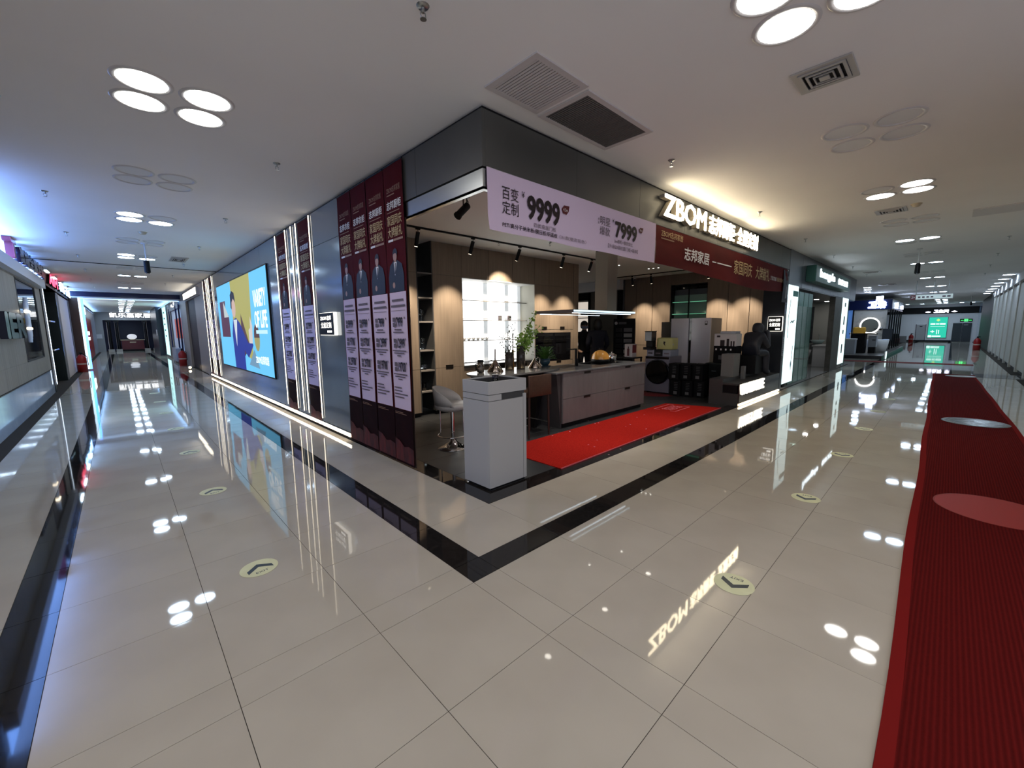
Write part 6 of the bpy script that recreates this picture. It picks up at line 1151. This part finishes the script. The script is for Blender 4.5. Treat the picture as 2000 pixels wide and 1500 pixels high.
bs2 = thing('wash_basin', 'glass wash basin on a dark stand at the rear of the bathroom shop', 'basin', (18.75, 1.75, 0.004)); obj('stand', MB().box(-0.25, -0.2, 0, 0.25, 0.2, 0.78), mat('stand_grey', (0.12, 0.12, 0.12), 0.4), bs2); obj('bowl', MB().lathe([(0, 0.79), (0.12, 0.79), (0.25, 0.95), (0.235, 0.95), (0.11, 0.80), (0, 0.80)], n=24), mat('bowl_pale', (0.45, 0.55, 0.55), 0.1), bs2); obj('faucet', MB().tube([(0.28, 0, 0.78), (0.28, 0, 1.15), (0.12, 0, 1.15)], 0.015, 8), M_CHROME, bs2)
dwm = thing('dark_window', 'dark framed display window at the rear of the bathroom shop', 'window', (19.28, 2.45, 0.9), 'W'); obj('pane', MB().box(-0.35, 0, 0, 0.35, 1.3, 0.02), M_BLKGL, dwm); obj('frame', MB().box(-0.42, -0.08, 0, -0.35, 1.38, 0.05).box(0.35, -0.08, 0, 0.42, 1.38, 0.05).box(-0.35, 1.3, 0, 0.35, 1.38, 0.05).box(-0.35, -0.08, 0, 0.35, 0, 0.05), M_TILEGY, dwm)
cg = thing('glass_partition', 'green-tinted glass corner screen beside the second light box', 'glass panel', (18.3, 0.86, 0.03)); obj('pane', MB().box(-0.25, -0.01, 0, 0.25, 0.01, 2.38), M_GF, cg); obj('edge', MB().box(0.25, -0.015, 0, 0.28, 0.015, 2.38), mat('glass_edge_green', (0.03, 0.18, 0.12), 0.1), cg)
pn = thing('wall_board', 'white shelving board with samples inside the bathroom shop', 'display board', (19.26, 1.20, 0.3), 'W'); obj('board', MB().box(-0.12, 0, 0, 0.12, 2.0, 0.04), mat('board_aqua', (0.42, 0.55, 0.54), 0.4), pn)
for k in range(3): obj('sample', MB().box(-0.06, 0.3 + 0.45*k, 0.04, 0.06, 0.42 + 0.45*k, 0.08), M_BLACK, pn)

# red floor strip across the crossing
rs = thing('red_floor_strip', 'narrow red carpet strip across the corridor crossing', 'carpet', (21.5, -0.6, 0.001)); obj('pile', MB().box(-0.30, -1.95, 0, 0.30, 4.5, 0.008), mat('strip_red', (0.20, 0.014, 0.014), 0.9), rs); obj('edge', MB().box(-0.32, -1.95, 0, -0.30, 4.5, 0.009).box(0.30, -1.95, 0, 0.32, 4.5, 0.009), mat('carpet_edge', (0.27, 0.018, 0.016), 0.95), rs)

# ================================================================== SHOP THREE (blue fascia)
pf = thing('shop_platform', 'low dark platform carrying the bathroom display', 'platform', (23.1, 0.15, 0.0)); obj('front', MB().box(0, 0, 0.0, 12.0, 5.0, 0.14), mat('platform_dark', (0.012, 0.012, 0.016), 0.3), pf); obj('lip', MB().box(-0.02, -0.02, 0.14, 12.0, 5.0, 0.155), mat('platform_lip', (0.12, 0.11, 0.10), 0.3), pf)
b3 = struct('wall_blue_shop', MB().box(28.98, 0.42, 2.36, 36.0, 4.6, 2.9), M_NAVY, 'navy fascia of the far bathroom shop')
struct('wall_marble_display', MB().box(29.05, 0.60, 0.155, 29.2, 2.0, 2.36), noisy('veined_marble', (0.55, 0.53, 0.50), (0.30, 0.29, 0.28), (1.2, 2.5, 2.5), rough=0.2, detail=7, lo=0.55, hi=0.75), 'white veined marble display wall')
for y in (0.46, 2.02): struct('trim_%d' % (5 if y < 1 else 6), MB().box(28.98, y - 0.03, 0.155, 29.1, y + 0.03, 2.36), M_BLACK)
struct('wall_blue_glass', MB().box(29.1, 2.08, 0.155, 29.2, 4.5, 2.36), mat('blue_lit_glass', (0.10, 0.22, 0.50), 0.2, emit=(0.12, 0.3, 0.8), es=0.35))
for k in range(5): struct('trim_%d' % (7 + k), MB().box(29.8 + 1.4*k, 0.40, 0.155, 29.9 + 1.4*k, 0.46, 2.36), M_BLACK)
struct('wall_blue_shop_inner', MB().box(30.0, 1.6, 0.16, 36.0, 1.7, 2.36), mat('inner_pale', (0.40, 0.42, 0.48), 0.4))
mr = thing('round_mirror', 'oval mirror ringed with white light on the marble wall', 'mirror', (29.04, 1.26, 1.495), 'W'); 
N = 40; vs = []
for i in range(N):
    a = 2*math.pi*i/N
    for r in (0.86, 1.0): vs.append((0.44*r*math.cos(a), 0.44*r*math.sin(a), 0.03))
obj('light_ring', MB().add(vs, [(2*i, 2*i+1, 2*((i+1) % N)+1, 2*((i+1) % N)) for i in range(N)]), glow('mirror_ring_glow', (1.0, 0.98, 0.94), 6.0), mr); obj('glass', MB().disc((0, 0), 0.385, 40, 0.028), mat('mirror_painted_reflection', (0.22, 0.23, 0.20), 0.08), mr); obj('backing', MB().disc((0, 0), 0.44, 40, 0.02), M_BLACK, mr)  # mirror disc is flat greenish grey, painted in place of the reflected interior
ls = thing('wall_ledge', 'thin dark ledge on the marble wall beside the mirror', 'shelf', (28.98, 0.80, 1.28)); obj('board', MB().box(0, -0.28, 0, 0.10, 0.28, 0.03), M_BLACK, ls); obj('bracket', MB().box(0.05, -0.02, -0.05, 0.08, 0.02, 0), M_BLACK, ls)
vb = thing('vase', 'small white vase on the dark ledge', 'vase', (29.02, 0.78, 1.31)); obj('body', MB().lathe([(0, 0), (0.04, 0), (0.05, 0.05), (0.03, 0.10), (0, 0.10)], n=14), M_WHITE, vb); obj('neck', MB().cyl((0, 0, 0.10), (0, 0, 0.13), 0.018, n=10), M_WHITE, vb)
ws3 = thing('shop_letters', 'brilliant white shop letters on the navy fascia front', 'sign', (28.98, 1.0, 2.42), 'W'); text('letter_faces', '卫浴', ws3, -0.42, 0.0, 0.78, 0.40, glow('brilliant_white', (0.62, 0.74, 1.0), 14.0), 0.03, 0.02, 0.08); obj('crest', MB().box(-0.10, 0.40, 0.03, 0.20, 0.66, 0.06), glow('brilliant_white', (0.62, 0.74, 1.0), 14.0), ws3)
ws4 = thing('shop_letters', 'white shop letters on the side of the navy fascia', 'sign', (31.5, 0.42, 2.45), 'S'); text('letter_faces', '卫浴', ws4, -0.5, 0.0, 1.0, 0.35, glow('brilliant_white', (0.62, 0.74, 1.0), 14.0), 0.03, 0.02, 0.06); obj('end_mark', MB().box(3.4, 0.05, 0.03, 4.1, 0.28, 0.05), glow('brilliant_white', (0.62, 0.74, 1.0), 14.0), ws4)
# bathroom display pieces
vn = thing('vanity_unit', 'pale vanity unit with scalloped rim on the platform', 'vanity', (24.3, 1.62, 0.156)); obj('cabinet', MB().box(-0.2, -0.38, 0.0, 0.4, 0.38, 0.66), mat('vanity_pale', (0.42, 0.45, 0.50), 0.4), vn); obj('basin_top', MB().rbox(-0.22, -0.40, 0.66, 0.42, 0.40, 0.72, 0.015), M_WHITE, vn); obj('tap', MB().tube([(0.1, -0.15, 0.72), (0.1, -0.15, 1.0), (-0.05, -0.15, 1.0)], 0.02, 8), M_CHROME, vn)
bk_ = thing('black_cabinet', 'tall black cabinet unit between the vanity and the tub', 'cabinet', (25.2, 1.25, 0.156)); obj('body', MB().box(-0.3, -0.28, 0, 0.4, 0.30, 0.92), M_BLACK, bk_); obj('top', MB().box(-0.34, -0.75, 0.92, 0.44, 0.34, 0.97), M_BLKGL, bk_)
bt = thing('bathtub', 'large white freestanding bathtub on the platform', 'bathtub', (26.75, 0.66, 0.156)); obj('shell', MB().lathe([(0, 0.02), (0.40, 0.02), (0.46, 0.3), (0.52, 0.62), (0.485, 0.62), (0.42, 0.3), (0, 0.12)], (0, 0, 0), 30, 1.7, 0.85), M_WHITE, bt); obj('foot', MB().lathe([(0, 0), (0.36, 0), (0.36, 0.02), (0, 0.02)], n=26, sx=1.6, sy=0.85), M_WHITE, bt); obj('towel', MB().rbox(-0.35, -0.42, 0.60, 0.15, -0.2, 0.65, 0.015), mat('towel_blue', (0.55, 0.62, 0.80), 0.8), bt)
dr2 = thing('drawer_unit', 'pale grey drawer unit with dark pulls beside the bathtub', 'cabinet', (25.15, 0.78, 0.156)); obj('body', MB().box(0.1, -0.20, 0.30, 0.6, 0.10, 0.85), mat('vanity_pale', (0.42, 0.45, 0.50), 0.4), dr2); obj('pull', MB().box(0.08, -0.17, 0.62, 0.1, -0.05, 0.66), M_BLACK, dr2); obj('foot', MB().box(0.12, -0.18, 0, 0.58, 0.08, 0.30), M_BLACK, dr2)
ych = thing('yellow_armchair', 'small mustard armchair seen behind the black cabinet', 'armchair', (28.2, 1.62, 0.156)); my = mat('mustard_fabric', (0.55, 0.30, 0.03), 0.8); obj('seat', MB().rbox(-0.25, -0.25, 0.25, 0.25, 0.25, 0.95, 0.08, 3), my, ych); obj('backrest', MB().rbox(0.12, -0.28, 0.5, 0.28, 0.28, 1.25, 0.07, 3), my, ych); obj('foot', MB().cyl((0, 0, 0), (0, 0, 0.26), 0.16, 0.05, 14), M_CHROME, ych)
bd = thing('black_board', 'upright dark board at the end of the marble display', 'board', (28.4, 0.45, 0.156)); obj('panel', MB().box(-0.02, -0.20, 0.55, 0.02, 0.20, 1.15), mat('board_slate', (0.03, 0.035, 0.045), 0.5), bd); obj('stand', MB().box(-0.1, -0.03, 0, 0.1, 0.03, 0.55), M_BLACK, bd)
lb3 = thing('light_box', 'small cyan light box at the platform corner', 'light box', (23.05, 0.05, 0.0)); obj('case', MB().box(0, -0.02, 0.02, 0.5, 0.02, 0.34), M_STEEL, lb3); obj('face', MB().box(-0.012, -0.03, 0.02, 0.5, -0.02, 0.34), M_LB, lb3)
for k, (x, y, s, c, lb) in enumerate(((46.5, 0.85, 0.45, (0.3, 0.3, 0.3), 'grey crate at the far end by the pale doors'), (47.1, 1.45, 0.6, (0.02, 0.02, 0.025), 'black crate stacked near the far end wall'), (45.9, 1.15, 0.32, (0.10, 0.03, 0.03), 'brown-red crate near the far end wall'))):
    t = thing('crate', lb, 'crate', (x, y, 0.0)); obj('body', MB().rbox(-s/2, -s/2, 0, s/2, s/2, s*1.2, 0.02, 1), mat('crate_%d' % k, c, 0.6), t); obj('lid', MB().rbox(-s*0.52, -s*0.52, s*1.2, s*0.52, s*0.52, s*1.26, 0.01, 1), mat('crate_%d' % k, c, 0.6), t)

# ================================================================== END OF THE RIGHT CORRIDOR
gl = thing('green_light_box', 'bright green light box poster on the end wall', 'light box', (50.99, -1.05, 0.36), 'W'); obj('case', MB().rbox(-0.60, -0.03, 0, 0.60, 1.80, 0.06, 0.05, 2), M_STEEL, gl); obj('face', MB().box(-0.57, 0, 0.06, 0.57, 1.77, 0.07), glow('green_box_glow', (0.02, 0.52, 0.36), 1.2), gl)
mgw = glow('green_box_white', (0.75, 1.0, 0.95), 1.3); bars('print', gl, [(-0.46, 1.12, 0.30, 0.13), (-0.12, 1.14, 0.20, 0.10), (0.12, 1.12, 0.34, 0.13), (-0.45, 0.94, 0.9, 0.03), (-0.42, 0.50, 0.25, 0.06), (-0.32, 0.42, 0.06, 0.22), (-0.05, 0.30, 0.05, 0.40), (0.07, 0.34, 0.05, 0.34), (-0.55, 0.03, 0.22, 0.18), (-0.30, 0.06, 0.55, 0.12)], mgw, 0.072)
obj('emblem', MB().add([(0, 1.40, 0.073), (0.13, 1.53, 0.073), (0, 1.66, 0.073), (-0.13, 1.53, 0.073)], [(0, 1, 2, 3)]), glow('green_box_yellow', (0.55, 0.8, 0.2), 1.2), gl)
es_ = thing('exit_sign', 'black exit sign with a green running figure and arrows', 'sign', (50.99, -2.70, 1.72), 'W'); obj('board', MB().box(-0.36, 0, 0, 0.36, 0.24, 0.03), M_BLACK, es_); ge = glow('exit_green', (0.05, 0.9, 0.15), 2.5); bars('symbol', es_, [(-0.11, 0.02, 0.22, 0.20)], ge, 0.032); bars('arrows', es_, [(-0.31, 0.10, 0.16, 0.035), (0.15, 0.10, 0.16, 0.035)], ge, 0.032)
obj('runner', MB().add([(-0.02, 0.16, 0.034), (0.03, 0.16, 0.034), (0.03, 0.20, 0.034), (-0.02, 0.20, 0.034), (-0.05, 0.05, 0.034), (0.0, 0.15, 0.034), (0.05, 0.06, 0.034), (0.02, 0.15, 0.034)], [(0, 1, 2, 3), (4, 5, 7, 6)]), M_WINK, es_)
channel('three glowing violet-white characters on the black band', '卫生间', (50.92, -1.15, 2.52), 'W', 0.90, 0.28, glow('violet_white', (0.80, 0.80, 1.0), 8.0), 0.04, 0.03)
for y, lb in ((-0.35, 'first'), (-1.95, 'second')):
    t = thing('arrow_light', '%s glowing wedge mark on the black band' % lb, 'sign', (50.92, y, 2.60), 'W'); obj('wedge', MB().add([(-0.18, 0, 0.03), (0, 0.07, 0.03), (0.18, 0, 0.03), (0, -0.05, 0.03)], [(0, 3, 2, 1)]), glow('violet_white', (0.80, 0.80, 1.0), 8.0), t); obj('base', MB().box(-0.18, -0.05, 0, 0.18, 0.07, 0.02), M_BLACK, t)
d1 = struct('door_1', MB().box(50.95, -0.30, 0.13, 50.995, 0.28, 1.50), mat('door_pale', (0.42, 0.41, 0.42), 0.5), 'pale service door on the end wall'); obj('door_sign', MB().box(50.94, -0.10, 1.30, 50.95, 0.08, 1.38), M_BLACK, d1); obj('door_frame', MB().box(50.94, -0.34, 0.13, 50.99, -0.30, 1.54).box(50.94, 0.28, 0.13, 50.99, 0.32, 1.54), M_GREYINK, d1)
d2 = struct('door_2', MB().box(50.93, -2.50, 0.03, 50.99, -1.96, 1.60), mat('door_slate', (0.035, 0.045, 0.055), 0.3), 'dark double door at the end of the corridor'); obj('leaf', MB().box(50.93, -3.06, 0.03, 50.99, -2.52, 1.60), mat('door_slate', (0.035, 0.045, 0.055), 0.3), d2); obj('closer', MB().box(50.90, -2.85, 1.42, 50.93, -2.6, 1.48), M_STEEL, d2)
hs = thing('hanging_sign', 'white directional sign hanging from the corridor ceiling', 'sign', (22.0, -1.22, 2.50), 'W')
obj('board', MB().rbox(-0.60, 0, -0.03, 0.60, 0.20, 0.03, 0.01, 1), mat('sign_frame_grey', (0.30, 0.30, 0.31), 0.4), hs); obj('face', MB().box(-0.44, 0.015, 0.03, 0.58, 0.185, 0.034), mat('sign_face_pale', (0.62, 0.70, 0.68), 0.4, emit=(0.7, 0.8, 0.78), es=0.25), hs); obj('number_panel', MB().box(-0.59, 0.01, 0.03, -0.45, 0.19, 0.034), mat('sign_maroon', (0.20, 0.05, 0.06), 0.4), hs)
text('lettering', '2>', hs, -0.57, 0.05, 0.10, 0.10, M_WINK, 0.036, bold=0.02); bars('lettering', hs, [(-0.38 + 0.12*k, 0.07, 0.07, 0.06) for k in range(4)] + [(0.30 + 0.13*k, 0.07, 0.09, 0.06) for k in range(2)], M_GREYINK, 0.036)
for x in (-0.45, 0.05, 0.45): obj('hanger', MB().cyl((x, 0.2, 0), (x, 0.76, 0), 0.012, n=8), M_STEEL, hs)
cvl = thing('added_fill_strip', 'added blue fill strip behind the navy ceiling band', 'light strip', (-0.9, 23.36, 3.02)); obj('channel', MB().box(-1.7, -0.05, -0.02, 1.7, 0.05, 0.0), M_STEEL, cvl); obj('diffuser', MB().box(-1.7, -0.04, 0.0, 1.7, 0.05, 0.012), glow('added_fill_blue', (0.22, 0.50, 1.0), 60.0), cvl)  # strip added to turn the ceiling beyond the band blue
for sx_, lb_ in ((-2.68, 'left'), (0.70, 'right')):
    t = thing('added_fill_strip', 'long added blue fill strip along the ceiling edge above the %s' % ('red poster' if sx_ < 0 else 'cyan light box'), 'light strip', (sx_, 34.5, 3.10)); obj('channel', MB().box(-0.05, -10.8, -0.02, 0.05, 10.8, 0.0), M_STEEL, t); obj('diffuser', MB().box(-0.04, -10.8, 0.0, 0.04, 10.8, 0.012), glow('added_side_fill_glow', (0.30, 0.56, 1.0), 11.0), t)  # two more strips, added only to throw blue onto the far ceiling
struct('wall_bath_shop_end', MB().box(19.3, 1.0, 0, 19.4, 5.2, 2.44), mat('bath_end_wall', (0.48, 0.46, 0.42), 0.4), 'beige end wall inside the bathroom shop')
